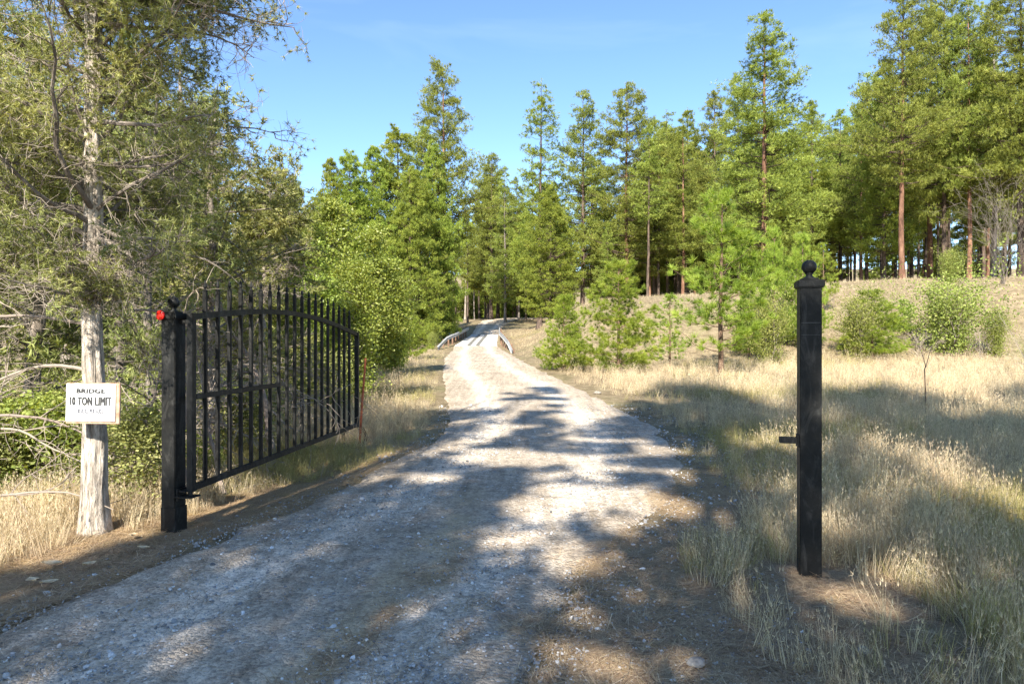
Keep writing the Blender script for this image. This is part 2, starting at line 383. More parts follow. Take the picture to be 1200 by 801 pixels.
def at(px, D): return (px - 600) / 800 * D            # pixel column at a depth -> x in metres
def zt(py, D): return 1.6 + (400 - py) * D / 800

# ------------------------------------------------------------------ trees
def pine_geo(seed, H, cb, Rm, nb, tr, tuft_l, tuft_w, K, dens, shape=.8, droop=-.05, gap=.15, tuftspread=.75, low=.45, sides=9, up=.35, pad=0):
    rg = np.random.default_rng(seed)
    m = 14; zz = np.linspace(0, 1, m); wob = np.cumsum(rg.normal(size=(m, 2)) * .012 * H / 10, 0)
    TP = np.stack([wob[:, 0], wob[:, 1], zz * H * .985], -1); TR = tr * (1 - zz) ** .85 * .95 + .012 + tr * .35 * np.exp(-zz * 45)
    V, F_, t = tubes(TP, TR, sides)
    tm = mesh('trunk', [(V, F_, t)]); smooth(tm)
    u_ = np.sort(rg.uniform(0, 1, nb) ** 1.05)
    h = (cb + (1 - cb) * u_ * .985) * H
    prof = np.maximum(1 - u_, .02) ** shape * np.minimum(1, low + u_ * 4)
    lump = .72 + .5 * vnoise(u_ * 9 + seed, np.zeros(nb) + seed * 1.7)
    azm = rg.uniform(0, 2 * math.pi, nb)
    side = .85 + .3 * vnoise(np.cos(azm) * 1.6 + seed, np.sin(azm) * 1.6 + u_ * 5)
    Lb = Rm * prof * rg.uniform(.62, 1.12, nb) * lump * side + .12
    Lb = np.where(rg.uniform(size=nb) < gap, Lb * .4, Lb)
    d = np.stack([np.cos(azm), np.sin(azm), np.zeros(nb)], -1)
    sl = droop + .55 * u_ ** 1.5 + rg.normal(size=nb) * .12
    base = np.stack([np.interp(h, TP[:, 2], TP[:, 0]), np.interp(h, TP[:, 2], TP[:, 1]), h], -1)
    tt = np.linspace(0, 1, 5)
    BP = base[:, None] + d[:, None] * (Lb[:, None] * tt)[..., None]
    BP[..., 2] += Lb[:, None] * (sl[:, None] * tt + .22 * tt ** 2.2)
    BP[:, 1:, :] += rg.normal(size=BP[:, 1:, :].shape) * Lb[:, None, None] * .035
    br = np.interp(Lb, [0, Rm], [.006, max(.018, tr * .22)])
    BR = br[:, None] * (1 - .8 * tt)[None]
    bm_ = mesh('branches', [tubes(BP, BR, 4)])
    n_t = np.maximum(2, (Lb * dens * rg.uniform(.6, 1.4, nb)).astype(int)); k = np.repeat(np.arange(nb), n_t)
    t = rg.uniform(.22, 1.06, len(k)) ** .8
    sd_ = np.stack([-d[:, 1], d[:, 0], np.zeros(nb)], -1)
    lat = rg.normal(size=len(k)) * .27 * Lb[k] * (1.12 - .55 * t)
    C = base[k] + d[k] * (Lb[k] * t)[:, None] + sd_[k] * lat[:, None]
    C[:, 2] += Lb[k] * (sl[k] * t + .22 * t ** 2.2) + rg.normal(size=len(k)) * tuft_l * .35 + .08 * np.abs(lat)
    Dv = norm(d[k] * .8 + sd_[k] * np.sign(lat)[:, None] * .45 + np.array([0, 0, up]))
    tb = np.clip(rg.normal(size=nb) * .10 + .48, .1, .9)
    tint = np.clip(tb[k] + rg.normal(size=len(k)) * .13 + .12 * (t - .6), 0, 1)
    if pad:
        npad = np.maximum(np.where(Lb > 1, 2, 1), np.round(Lb * dens * .165 * rg.uniform(.7, 1.4, nb))).astype(int); k = np.repeat(np.arange(nb), npad)
        t = rg.uniform(.30, 1.05, len(k)) ** .75; lat = rg.normal(size=len(k)) * .25 * Lb[k] * (1.1 - .5 * t)
        PC = base[k] + d[k] * (Lb[k] * t)[:, None] + sd_[k] * lat[:, None]
        PC[:, 2] += Lb[k] * (sl[k] * t + .22 * t ** 2.2) + .10 * np.abs(lat)
        prad = pad * rg.uniform(.55, 1.25, len(k)) * (.38 + .62 * np.minimum(Lb[k] / Rm * 2.2, 1)); kk = np.repeat(np.arange(len(k)), 11)
        o_ = norm(rg.normal(size=(len(kk), 3))) * rg.uniform(.3, 1, len(kk))[:, None] * [1, 1, .55]
        C = PC[kk] + o_ * prad[kk][:, None]; Dv = norm(o_ + np.array([0, 0, .55]) + d[k][kk] * .35)
        tint = np.clip((.46 + rg.normal(size=len(k)) * .13)[kk] + rg.normal(size=len(kk)) * .12, 0, 1)
    # leader
    n2 = 8; C2 = np.stack([rg.normal(size=n2) * .04, rg.normal(size=n2) * .04, H * np.linspace(.95, 1, n2)], -1) + np.array([TP[-1, 0], TP[-1, 1], 0])
    C = np.concatenate([C, C2]); Dv = np.concatenate([Dv, np.tile([0, 0, 1.], (n2, 1))]); tint = np.concatenate([tint, np.full(n2, .6)])
    cm = mesh('crown', [needles(C, Dv, K, tuft_l, tuft_w, tuftspread, tint, rg)])
    return tm, bm_, cm, H
def plant_geo(geo, name, x, y, H, lab, cat, grp, mats, wide=1.0, rz=None, z=None, lean=0):
    tm, bm_, cm, H0 = geo; s = H / H0
    e = empty(name, (x, y, (gz(x, y) if z is None else z) - .05), random.uniform(0, 6.28) if rz is None else rz, (s * wide, s * wide, s))
    e.rotation_euler.x = lean
    tag(e, lab, cat, grp)
    for nm, me, mt in (('trunk', tm, mats[0]), ('branches', bm_, mats[1]), ('crown', cm, mats[2])):
        o = bpy.data.objects.new(nm, me); COL.objects.link(o); o.parent = e
        if nm == 'branches': o['kind'] = 'stuff'
        if not me.materials: me.materials.append(mt)
        o.material_slots[0].link = 'OBJECT'; o.material_slots[0].material = mt
    return e
PO = [pine_geo(100 + k, 24, cb, rm, int(nb * 1.0), .28, .30, .040, 8, dn, sh, pad=.60, gap=.18) for k, (cb, rm, nb, dn, sh) in enumerate(
    [(.20, 5.4, 230, 11, .60), (.27, 5.0, 210, 11, .58), (.14, 5.2, 250, 11, .64), (.32, 5.4, 200, 10.5, .50)])]
SLIM = [pine_geo(120 + k, 24, cb, rm, 190, .22, .30, .040, 8, 11, .66, pad=.54, gap=.16) for k, (cb, rm) in enumerate([(.12, 3.9), (.20, 4.1)])]
FOR = [pine_geo(140 + k, 24, cb, rm, 115, .22, .36, .055, 7, 10, .55, gap=.2, pad=.66) for k, (cb, rm) in enumerate([(.48, 3.2), (.55, 3.4), (.42, 3.0)])]
DEN = [pine_geo(160 + k, 16, .02, rm, 360, .20, .25, .036, 9, 11.5, sh, -.02, .04, low=.8, pad=.40) for k, (rm, sh) in enumerate([(4.5, .60), (4.0, .66)])]
YNG = [pine_geo(180 + k, 6, cb, rm, nb, .075, .27, .015, 40, dn, sh, .10, .05, .55, .7, up=.9) for k, (cb, rm, nb, sh, dn) in enumerate(
    [(.12, 1.9, 58, .62, 10), (.10, 2.0, 46, .60, 9), (.03, 2.0, 125, .62, 11)])]
BA = {'r': (M['bark_red'], M['bark_dark'], M['pine']), 'd': (M['bark_dark'], M['bark_dark'], M['pine']), 'g': (M['bark_grey'], M['bark_grey'], M['pine']),
      'b': (M['bark_dark'], M['bark_dark'], M['pine_dense']), 'y': (M['bark_young'], M['bark_young'], M['young'])}
def T(px, top, D, geo, bk, wide, lab, grp=None, name='pine_tree', cat='pine tree', rz=None):
    x = at(px, D); z0 = gz(x, D); H = zt(top, D) - z0
    return plant_geo(geo, name, x, D, H, lab, cat, grp, BA[bk], wide, rz)
G1 = 'tall pines along the ridge and road'
T(592, 192, 90, SLIM[0], 'g', .9, 'slender pine with a long pale trunk at the far bend of the track', G1)
T(608, 250, 100, SLIM[1], 'g', 1, 'small dull pine set back behind the far bend of the track', G1)
T(632, 92, 84, SLIM[0], 'b', 1.05, 'narrow spire shaped pine rising right of the far bend of the track', G1)
T(645, 218, 72, DEN[0], 'b', .95, 'bushy bright green pine with boughs to the ground just right of the bridge', G1)
T(683, 106, 88, PO[2], 'd', .95, 'tall brownish pine, second spire right of the track', G1)
T(735, 96, 84, PO[0], 'r', .95, 'tall blue topped pine behind the shortest roadside sapling', G1)
T(712, 260, 80, SLIM[1], 'd', .9, 'short dark pine wedged between two taller spires', G1)
T(768, 175, 92, SLIM[1], 'd', 1, 'thin greyish pine left of the forked sapling', G1)
T(783, 128, 98, SLIM[0], 'd', 1, 'pine with a thin double looking top left of the dark pine', G1)
T(806, 126, 96, SLIM[1], 'b', 1, 'slim green pine directly above the tallest sapling', G1)
T(838, 106, 92, PO[1], 'd', .8, 'darkest tall pine left of the broad giant', G1)
T(866, 84, 70, PO[2], 'd', .8, 'pine half hidden at the left shoulder of the broad giant', G1)
T(896, 15, 62, PO[2], 'r', 1.12, 'broad giant pine with the highest crown left of the right gate post', G1)
T(925, 150, 86, PO[0], 'd', .9, 'mid height pine just right of the broad giant', G1)
T(950, 116, 84, SLIM[1], 'b', 1.1, 'round topped pine above the ball of the right post', G1)
T(985, 128, 84, PO[1], 'd', .9, 'dark pine in the dip of the treetops right of the right post', G1)
T(1010, 112, 78, PO[3], 'r', .8, 'pine with an open crown left of the red trunked pines', G1)
T(1036, 70, 66, PO[2], 'b', .75, 'tapering pine leaning on the left side of the tall red trunked group', G1)
T(1058, -30, 56, PO[3], 'r', .80, 'very tall pine with a bright orange red trunk standing on the ridge', G1)
T(1090, 5, 64, PO[1], 'r', .8, 'tall pine with thick red lower trunk behind the round bush', G1)
T(1107, -40, 60, PO[0], 'd', .62, 'tall pine with a near black straight trunk', G1)
T(1135, -10, 58, PO[3], 'r', .7, 'tall pine with loose yellow green boughs near the right edge', G1)
T(1164, 0, 62, SLIM[1], 'g', 1.05, 'pale trunked pine behind the bare grey shrub', G1)
T(1196, -60, 54, PO[1], 'd', .9, 'dark dense pine cut by the right edge of the picture', G1)
T(1245, -80, 52, PO[2], 'd', .9, 'pine beyond the right edge of the picture on the ridge', G1)
G2 = 'trees left of the bridge'
T(520, 75, 66, PO[3], 'r', .85, 'tallest pine left of the track with a sparse open top', G2)
T(497, 148, 64, PO[1], 'd', .9, 'flat topped pine just left of the tallest one', G2)
T(508, 168, 62, DEN[0], 'b', .66, 'dense bright pine with boughs to the ground beside the left guardrail', G2)
T(480, 195, 56, DEN[1], 'b', .8, 'dense pine between the flat topped pine and the guardrail', G2)
T(468, 150, 60, DEN[1], 'b', 1.0, 'pointed dense pine in the middle of the left clump', G2)
T(438, 172, 58, DEN[0], 'b', .8, 'dense pine above the poplars, second from the left of the clump', G2)
T(412, 176, 56, DEN[1], 'b', .9, 'dense pine at the left end of the clump above the gate', G2)
T(388, 186, 56, DEN[0], 'b', .7, 'small topped dense pine leftmost of the clump above the gate', G2)
T(518, 290, 80, DEN[0], 'b', .6, 'low dark pine at the left side of the far bend', G2)
# dense stand behind
G3 = 'thin pines of the stand behind the ridge'
rg = np.random.default_rng(5)
for k in range(136):
    if k < 110: px = rg.uniform(760, 1330); D = rg.uniform(72, 135); top = rg.uniform(130, 215) if px < 1010 else rg.uniform(60, 190)
    else: px = rg.uniform(-60, 740); D = rg.uniform(100, 145); top = rg.uniform(225, 290)
    T(px, top, D, FOR[k % 3] if k % 4 else SLIM[1], 'rddd'[k % 4], rg.uniform(.8, 1.1),
      'thin pine trunk crowded in the stand behind the ridge' if k < 110 else 'distant pine on the far side of the creek, showing between nearer trees',
      G3 if k < 110 else 'distant pines beyond the creek')
for k in range(44):
    px = rg.uniform(-150, 1380); D = rg.uniform(120, 165)
    T(px, rg.uniform(225, 290) if px < 760 else rg.uniform(262, 300), D, DEN[k % 2], 'bd'[k % 2], rg.uniform(.9, 1.3), 'bushy far tree closing the view behind the pine trunks', 'far bushy trees behind everything')
for k in range(38):
    px = rg.uniform(566, 770) if k < 25 else rg.uniform(770, 1010); D = rg.uniform(96, 118)
    T(px, rg.uniform(178, 245) if k < 25 else rg.uniform(135, 190), D, (PO[2], SLIM[0], FOR[2], PO[0])[k % 4], 'dbdr'[k % 4], rg.uniform(.85, 1.05), 'pine filling a gap of the treeline behind the nearer spires', 'pines in the gaps of the treeline')
for px, top, D, gk, bk in ((548, 262, 90, 2, 'd'), (556, 300, 97, 0, 'g'), (534, 270, 104, 1, 'd'), (572, 285, 112, 2, 'r'), (562, 240, 118, 0, 'd'), (520, 255, 96, 2, 'b'), (585, 270, 116, 1, 'd'), (545, 250, 122, 0, 'g')):
    T(px, top, D, FOR[gk], bk, 1.1, 'pine of the dim group closing the far bend left of the track', 'pines at the far bend')
for k in range(16):
    T(rg.uniform(505, 640), rg.uniform(300, 335), rg.uniform(118, 150), DEN[k % 2], 'b', 1.2, 'low bushy pine closing the view at the far bend', 'low pines at the far bend')
# young pines by the road
T(845, 226, 24, YNG[0], 'y', 1.1, 'young pine with a clean straight stem and upright tip in the dry grass', name='young_pine', rz=.4)
T(725, 306, 25, YNG[2], 'y', 1.2, 'short full young pine beside the track', name='young_pine', rz=2)
T(661, 346, 26.5, YNG[2], 'y', 1.15, 'smallest wispy young pine nearest the track edge', name='young_pine', rz=1)
T(785, 345, 27, YNG[1], 'y', 1.25, 'thin stemmed sparse sapling between two young pines', name='young_pine', rz=4)
T(907, 268, 33, YNG[2], 'y', .62, 'bright young pine left of the right post, highest of its thicket', 'young pines in the thicket left of the right post', 'young_pine')
T(940, 275, 32, YNG[2], 'y', .75, 'bright young pine directly behind the right post', 'young pines in the thicket left of the right post', 'young_pine')
T(877, 335, 31, YNG[2], 'y', 1.1, 'low young pine at the left foot of the bright thicket', 'young pines in the thicket left of the right post', 'young_pine')
T(965, 285, 38, YNG[0], 'y', .9, 'young pine showing between the right post and the red trunks', 'young pines in the thicket left of the right post', 'young_pine')

# ------------------------------------------------------------------ broad-leaved trees and shrubs
def leafy_geo(seed, H, Rm, nb, leaf, K, base=.12, stems=3, srad=.04, top=.9, per=8, rad=.16, up=.35, asp=.62, ell=.5, rag=1.0):
    """several stems, branches, leaves in clumps through an egg-shaped volume"""
    rg = np.random.default_rng(seed); SP, SR = [], []
    tt = np.linspace(0, 1, 8)
    for s in range(stems):
        a_ = s * 2.4 + rg.uniform(0, 1); off = Rm * .45 * rg.uniform(.2, 1) if stems > 1 else 0
        wx = np.cumsum(rg.normal(size=8) * .03) * Rm; wy = np.cumsum(rg.normal(size=8) * .03) * Rm
        SP.append(np.stack([math.cos(a_) * off * tt ** .8 + wx, math.sin(a_) * off * tt ** .8 + wy, tt * H * (top if s == 0 else rg.uniform(.6, .92))], -1))
        SR.append(srad * (1 - .85 * tt))
    SP = np.array(SP); SR = np.array(SR)
    tm = mesh('trunk', [tubes(SP, SR, 7)]); smooth(tm)
    s = rg.integers(0, stems, nb); t = base + (1 - base) * rg.uniform(0, 1, nb) ** .9
    bi = np.stack([[np.interp(tk, tt, SP[sk, :, c]) for c in range(3)] for sk, tk in zip(s, t)])
    azm = rg.uniform(0, 6.283, nb); el_ = rg.uniform(.1, .9, nb)
    d = np.stack([np.cos(azm) * np.cos(el_), np.sin(azm) * np.cos(el_), np.sin(el_)], -1)
    u_ = bi[:, 2] / H; prof = np.clip(np.sin(np.clip(u_ * .95 + .08, 0, 1) * math.pi) ** ell, .12, 1)
    Lb = Rm * prof * rg.uniform(.35, 1.0, nb) ** rag * rag ** .5 * (1 + (rag - 1) * .8 * (vnoise(azm * 1.3 + seed, u_ * 3) - .5))
    t5 = np.linspace(0, 1, 4)
    BP = bi[:, None] + d[:, None] * (Lb[:, None] * t5)[..., None] + rg.normal(size=(nb, 4, 3)) * (Lb[:, None, None] * .05) * (t5 > 0)[None, :, None]
    bm_ = mesh('branches', [tubes(BP, (srad * .32 * (1 - .8 * t5))[None].repeat(nb, 0), 3)])
    k = np.repeat(np.arange(nb), per); q_ = rg.uniform(.3, 1.1, len(k))
    C = bi[k] + d[k] * (Lb[k] * q_)[:, None] + rg.normal(size=(len(k), 3)) * Lb[k][:, None] * .16
    tint = np.clip(.5 + rg.normal(size=nb)[k] * .12 + rg.normal(size=len(k)) * .12, 0, 1)
    cm = mesh('crown', [leaves(C, K, rad, leaf, tint, rg, up, asp)])
    return tm, bm_, cm, H
POP = [leafy_geo(300 + k, 6, rm, 170, .105, 10, .05, 2, .05, .97, 9, .13, ell=.4) for k, rm in enumerate([1.25, 1.05])]
BUSH = [leafy_geo(310 + k, 2.4, rm, 190, .085, 8, .03, 12, .022, .95, 7, .17, rag=2.2, ell=e_) for k, (rm, e_) in enumerate([(1.7, .95), (1.35, 1.1)])]
UND = [leafy_geo(320 + k, 1.2, .75, 80, .05, 9, .03, 5, .010, .8, 7, .06, ell=.4) for k in range(2)]
bp = (M['bark_grey'], M['bark_grey'], M['poplar']); bs = (M['bark_grey'], M['bark_grey'], M['shrub']); by = (M['bark_young'], M['bark_young'], M['young'])
def B(px, top, D, geo, mats, wide, lab, name, cat, grp=None):
    x = at(px, D); H = zt(top, D) - gz(x, D); return plant_geo(geo, name, x, D, H, lab, cat, grp, mats, wide)
GP = 'young poplars behind the gate'
B(398, 232, 21, POP[0], bp, 1.1, 'pale green young poplar behind the free end of the gate', 'poplar_tree', 'poplar', GP)
B(437, 262, 23, POP[1], bp, 1.25, 'young poplar right of the gate end with a leaning top', 'poplar_tree', 'poplar', GP)
B(372, 282, 18, POP[1], bp, 1.2, 'lower young poplar showing above the gate pickets', 'poplar_tree', 'poplar', GP)
B(415, 300, 16, POP[0], bp, 1.2, 'leafy poplar whose lower leaves reach the rusty stake', 'poplar_tree', 'poplar', GP)
B(457, 300, 24, POP[0], bp, 1.0, 'rightmost young poplar, beside the bright round bush', 'poplar_tree', 'poplar', GP)
B(345, 300, 15, POP[1], bp, 1.1, 'dim young poplar seen through the gate pickets', 'poplar_tree', 'poplar', GP)
T(480, 362, 34, YNG[2], 'y', 1.15, 'bright round young pine at the left verge of the track', name='young_pine')
T(462, 385, 29, YNG[2], 'y', 1.4, 'low bright tuft of young pine nearest the left verge', name='young_pine')
B(506, 388, 49, BUSH[1], (M['bark_grey'], M['bark_grey'], M['shrub']), .7, 'small yellowing bush at the near end of the left guardrail', 'bush', 'bush')
GB = 'green bushes at the foot of the hill'
T(1022, 340, 30.5, YNG[2], 'y', 1.7, 'low spreading young pine right of the right post', name='young_pine')
T(1060, 350, 34, YNG[2], 'y', 1.3, 'small young pine higher on the bank between two bushes', name='young_pine')
B(1006, 345, 30, BUSH[0], bs, .6, 'low bright bush right of the right post', 'bush', 'bush', GB)
B(1112, 325, 31, BUSH[0], bs, .95, 'largest green bush at the foot of the hill with dark twigs beneath', 'bush', 'bush', GB)
B(1113, 292, 45, BUSH[1], bs, .85, 'upright bright bush on the ridge below the black trunked pine', 'bush', 'bush', GB)
B(1166, 362, 31, BUSH[1], bs, .65, 'small open bush near the right edge', 'bush', 'bush', GB)
B(900, 345, 29, BUSH[0], bs, .6, 'low bush at the foot of the young pine thicket', 'bush', 'bush', GB)
B(1215, 400, 27, BUSH[0], bs, .8, 'low bush cut by the right edge of the picture', 'bush', 'bush', GB)

# ------------------------------------------------------------------ left foreground tree
def wander(rg, start, d, Ln, m, wob, grav=0.0):
    """n paths; start (n,3), d (n,3), Ln (n,)"""
    n = len(start); P = np.zeros((n, m, 3)); P[:, 0] = start; dd = norm(d)
    for k in range(1, m):
        dd = norm(dd + rg.normal(size=(n, 3)) * wob + np.array([0, 0, grav]))
        P[:, k] = P[:, k - 1] + dd * (Ln / (m - 1))[:, None]
    return P
def sample(P, idx_, t):
    m = P.shape[1]; f = t * (m - 1); i = np.minimum(f.astype(int), m - 2); fr = (f - i)[:, None]
    p = P[idx_, i] * (1 - fr) + P[idx_, i + 1] * fr; return p, norm(P[idx_, i + 1] - P[idx_, i])
def twiggy_geo(seed, H, tr, nl, z0, z1, Lr, el=(.0, .6), n2=8, n3=5, foliage_from=1.9, Ksp=12, spr=.085, dead_low=True, trunk_w=.02, sides=14, fp=.8, L2=(.2, .42), L3=(.10, .28), prof=None, wd=.011, prune=False, dup=2, rings=26):
    rg = np.random.default_rng(seed)
    m = rings; zz = np.linspace(0, 1, m); c6 = np.linspace(0, 1, 26); wx = np.interp(zz, c6, np.cumsum(rg.normal(size=26)) * trunk_w); wy = np.interp(zz, c6, np.cumsum(rg.normal(size=26)) * trunk_w)
    TP = np.stack([wx, wy, zz * H], -1); TP[:, :2] -= TP[0, :2]
    flare = 1 + .22 * np.exp(-zz * H / .30) + .25 * np.exp(-zz * H / .07)
    TR = (tr * (1 - zz) ** .8 + .01) * flare
    V, F_, t = tubes(TP, TR, sides)
    ang = np.arctan2(V[:, 1] - np.interp(V[:, 2], TP[:, 2], TP[:, 1]), V[:, 0] - np.interp(V[:, 2], TP[:, 2], TP[:, 0]))
    ca, sa = np.cos(ang), np.sin(ang); dn = (vnoise(ca * 1.6 + 50 + sa, V[:, 2] * .9 + sa * 1.5) - .5) * .20 + (vnoise(ca * 5 + 9, sa * 5 + V[:, 2] * 2.2) - .5) * .22 + (vnoise(ca * 13 + 9, sa * 13 + V[:, 2] * 5) - .5) * .24 * (sides > 20)
    c = np.stack([np.interp(V[:, 2], TP[:, 2], TP[:, 0]), np.interp(V[:, 2], TP[:, 2], TP[:, 1]), V[:, 2]], -1)
    V = c + (V - c) * (1 + dn[:, None])
    tm = mesh('trunk', [(V, F_, t)]); smooth(tm)
    h = np.sort(rg.uniform(z0, z1, nl)); azm = rg.uniform(0, 6.283, nl)
    e_ = rg.uniform(*el, nl)
    d = np.stack([np.cos(azm) * np.cos(e_), np.sin(azm) * np.cos(e_), np.sin(e_)], -1)
    st = np.stack([np.interp(h, TP[:, 2], TP[:, 0]), np.interp(h, TP[:, 2], TP[:, 1]), h], -1)
    pf = np.ones(nl) if prof is None else np.interp(h, *prof)
    Lb = rg.uniform(*Lr, nl) * pf
    if prune:
        Lb = np.where((h < 2.45) & (np.cos(azm - .25) > .1), np.minimum(Lb, .26), Lb); Lb = np.where((h < 1.75) & (np.sin(azm) < .25), np.minimum(Lb, .25), Lb)
    P1 = wander(rg, st, d, Lb, 9, .16, .03); t9 = np.linspace(0, 1, 9)
    r1 = np.interp(Lb, [.5, 2.4], [.010, .030]) * rg.uniform(.7, 1.2, nl)
    W1 = tubes(P1, r1[:, None] * (1 - .85 * t9)[None], 6)
    k = np.repeat(np.arange(nl), n2); t_ = rg.uniform(.15, 1, len(k)); p, dr = sample(P1, k, t_)
    P2 = wander(rg, p, dr * .7 + rg.normal(size=p.shape) * .75, rg.uniform(*L2, len(k)) * (1.2 - .5 * t_), 6, .28, .03)
    W2 = tubes(P2, .0055 * rg.uniform(.6, 1.2, len(k))[:, None] * (1 - .75 * np.linspace(0, 1, 6))[None], 4)
    k3 = np.repeat(np.arange(len(k)), n3); t3 = rg.uniform(.2, 1, len(k3)); p3, dr3 = sample(P2, k3, t3)
    P3 = wander(rg, p3, dr3 * .5 + rg.normal(size=p3.shape) * .8, rg.uniform(*L3, len(k3)), 4, .3, 0)
    W3 = tubes(P3, np.full((len(k3), 1), .0024) * (1 - .6 * np.linspace(0, 1, 4))[None], 3)
    wood = mesh('branches', [W1, W2]); twig = mesh('twigs', [W3])
    tip = P3[:, -1]; mid = P3[:, 2]
    alive = (rg.uniform(size=len(tip)) < fp * sm(foliage_from - .35, foliage_from + .35, tip[:, 2])) & (vnoise(tip[:, 0] * 1.7 + 3, tip[:, 2] * 1.7 + tip[:, 1] * 1.3) > .37)
    C = np.concatenate([tip[alive], mid[alive], P3[:, 1][alive]][:dup]); D = np.concatenate([norm(P3[:, -1] - P3[:, -2])[alive]] * dup)
    tint = np.clip(.5 + .5 * (vnoise(C[:, 0] * 3, C[:, 2] * 3) - .5) + rg.normal(size=len(C)) * .14, 0, 1)
    crown = mesh('crown', [needles(C, D, Ksp, spr, wd, .75, tint, rg)])
    return tm, wood, twig, crown, H
def twiggy(geo, name, x, y, s, lab, cat, mats, rz=0, grp=None, wide=1):
    tm, wood, twig, crown, H = geo
    e = empty(name, (x, y, gz(x, y) - .04), rz, (s * wide, s * wide, s)); tag(e, lab, cat, grp)
    for nm, me, mt in (('trunk', tm, mats[0]), ('branches', wood, mats[1]), ('twigs', twig, mats[2]), ('crown', crown, mats[3])):
        o = bpy.data.objects.new(nm, me); COL.objects.link(o); o.parent = e
        if nm in ('branches', 'twigs'): o['kind'] = 'stuff'
        if not me.materials: me.materials.append(mt)
        o.material_slots[0].link = 'OBJECT'; o.material_slots[0].material = mt
    return e
FX, FY = -3.44, 5.62
jm = (M['bark_fore'], M['bark_grey'], M['dead'], M['juniper'])
FT = twiggy_geo(401, 9.0, .080, 150, 1.78, 7.2, (.7, 1.9), (-.2, .6), 13, 7, 2.0, 13, .054, fp=.95, wd=.0062, prune=True, dup=3, rings=260, sides=40, prof=([1.2, 1.8, 2.6, 4, 6, 9], [.35, .75, 1.0, 1.0, .8, .4]), trunk_w=.010)
twiggy(FT, 'juniper_tree', FX, FY, 1, 'shaggy pale trunked juniper with grey dead twigs, carrying the white sign', 'juniper', jm)
JT = [twiggy_geo(402, 6.0, .075, 70, .7, 5.7, (.7, 1.7), (-.1, .7), 8, 4, 1.3, 10, .11, fp=.85, prof=([0, 1.5, 3.5, 6], [.6, 1, 1, .35]), wd=.018),
      twiggy_geo(403, 5.0, .06, 60, .5, 4.8, (.6, 1.4), (.0, .8), 8, 4, .9, 10, .12, fp=.9, prof=([0, 1.2, 3, 5], [.5, 1, .9, .3]), wd=.020)]
j2 = (M['bark_grey'], M['bark_grey'], M['dead'], M['juniper'])
GJ = 'junipers and thicket trees on the left bank'
for k, (px, D, g, s, w_, lab) in enumerate([
    (182, 7.8, 0, .82, .9, 'thin juniper with a dark leaning stem just behind the left gate post'),
    (255, 9.5, 0, .84, 1.15, 'grey green juniper seen behind the near half of the gate'),
    (40, 9.0, 0, 1.0, 1.2, 'juniper left of the sign with long bare boughs'),
    (-70, 7.6, 0, 1.1, 1.1, 'juniper at the left edge of the picture'),
    (135, 12.5, 0, 1.25, 1.3, 'tall juniper filling the gap behind the sign tree'),
    (306, 13.5, 1, 1.0, 1.25, 'open juniper above the middle of the gate'),
    (-10, 15, 0, 1.4, 1.4, 'dense juniper far behind the left edge'),
    (215, 17, 0, 1.5, 1.2, 'large juniper behind the gate hinge side'),
    (338, 19, 1, 1.35, .9, 'pointed dark green juniper left of the poplars'),
    (75, 21, 0, 1.8, 1.2, 'tall juniper at the back of the left thicket')]):
    twiggy(JT[g], 'juniper_tree', at(px, D), D, s, lab, 'juniper', j2, k * 1.3, GJ, w_)
GL = 'pines behind the left thicket'
T(30, -20, 27, PO[2], 'd', .6, 'pine rising behind the left edge thicket', GL)
T(150, 30, 30, PO[0], 'd', .6, 'pine directly behind the sign tree crown', GL)
T(240, 110, 34, PO[1], 'd', .6, 'pine whose top ends behind the right side of the juniper crown', GL)
T(290, 225, 38, DEN[1], 'b', .8, 'dense low pine behind the gate arch', GL)
T(-60, 10, 33, DEN[0], 'b', .7, 'dense pine beyond the left edge', GL)
T(90, 200, 40, DEN[0], 'b', .8, 'dense pine low behind the sign', GL)
T(200, 230, 44, DEN[1], 'b', 1.1, 'dense pine low behind the left gate post', GL)
T(345, 215, 46, DEN[1], 'b', .8, 'dense pine showing between the junipers and the poplars', GL)
# long dead boughs at the left edge (fallen branches resting in the thicket)
rg = np.random.default_rng(77)
def dead_bough(p0, d0, Ln, r, seed, lab, grp, grav=-.04, nsub=12):
    rg = np.random.default_rng(seed)
    P1 = wander(rg, np.array([p0]), np.array([d0], float), np.array([Ln]), 14, .10, grav)
    k = np.zeros(nsub, int); t_ = rg.uniform(.2, .98, nsub); p, dr = sample(P1, k, t_)
    P2 = wander(rg, p, dr * .8 + rg.normal(size=p.shape) * .7, rg.uniform(.25, .7, nsub) * min(1, Ln / 1.6), 7, .2, grav)
    k3 = np.repeat(np.arange(nsub), 4); p3, d3 = sample(P2, k3, rg.uniform(.2, 1, len(k3)))
    P3 = wander(rg, p3, d3 * .6 + rg.normal(size=p3.shape) * .7, rg.uniform(.1, .3, len(k3)), 4, .25, 0)
    e = empty('dead_branch', tuple(p0)); tag(e, lab, 'branch', grp)
    s = np.array(p0)
    for nm, ch in (('bough', [tubes(P1 - s, r * (1 - .8 * np.linspace(0, 1, 14))[None], 6)]), ('twigs', [tubes(P2 - s, np.full((nsub, 1), r * .35) * (1 - .7 * np.linspace(0, 1, 7))[None], 4), tubes(P3 - s, np.full((len(k3), 4), .003), 3)])):
        obj(nm, mesh(nm, ch), M['dead'], e)
GD = 'dead branches hanging at the left'
dead_bough((-3.55, 5.6, 2.35), (-1, -.25, .15), 1.7, .022, 1, 'dead arching bough above the sign, left of the trunk', GD, -.07)
dead_bough((-3.55, 5.72, 1.75), (-1, -.1, .25), 1.6, .016, 2, 'dead bough level with the top of the sign', GD, -.05)
dead_bough((-3.5, 5.7, 1.35), (-.9, .3, .2), 1.8, .016, 3, 'dead bough drooping behind the sign', GD, -.07)
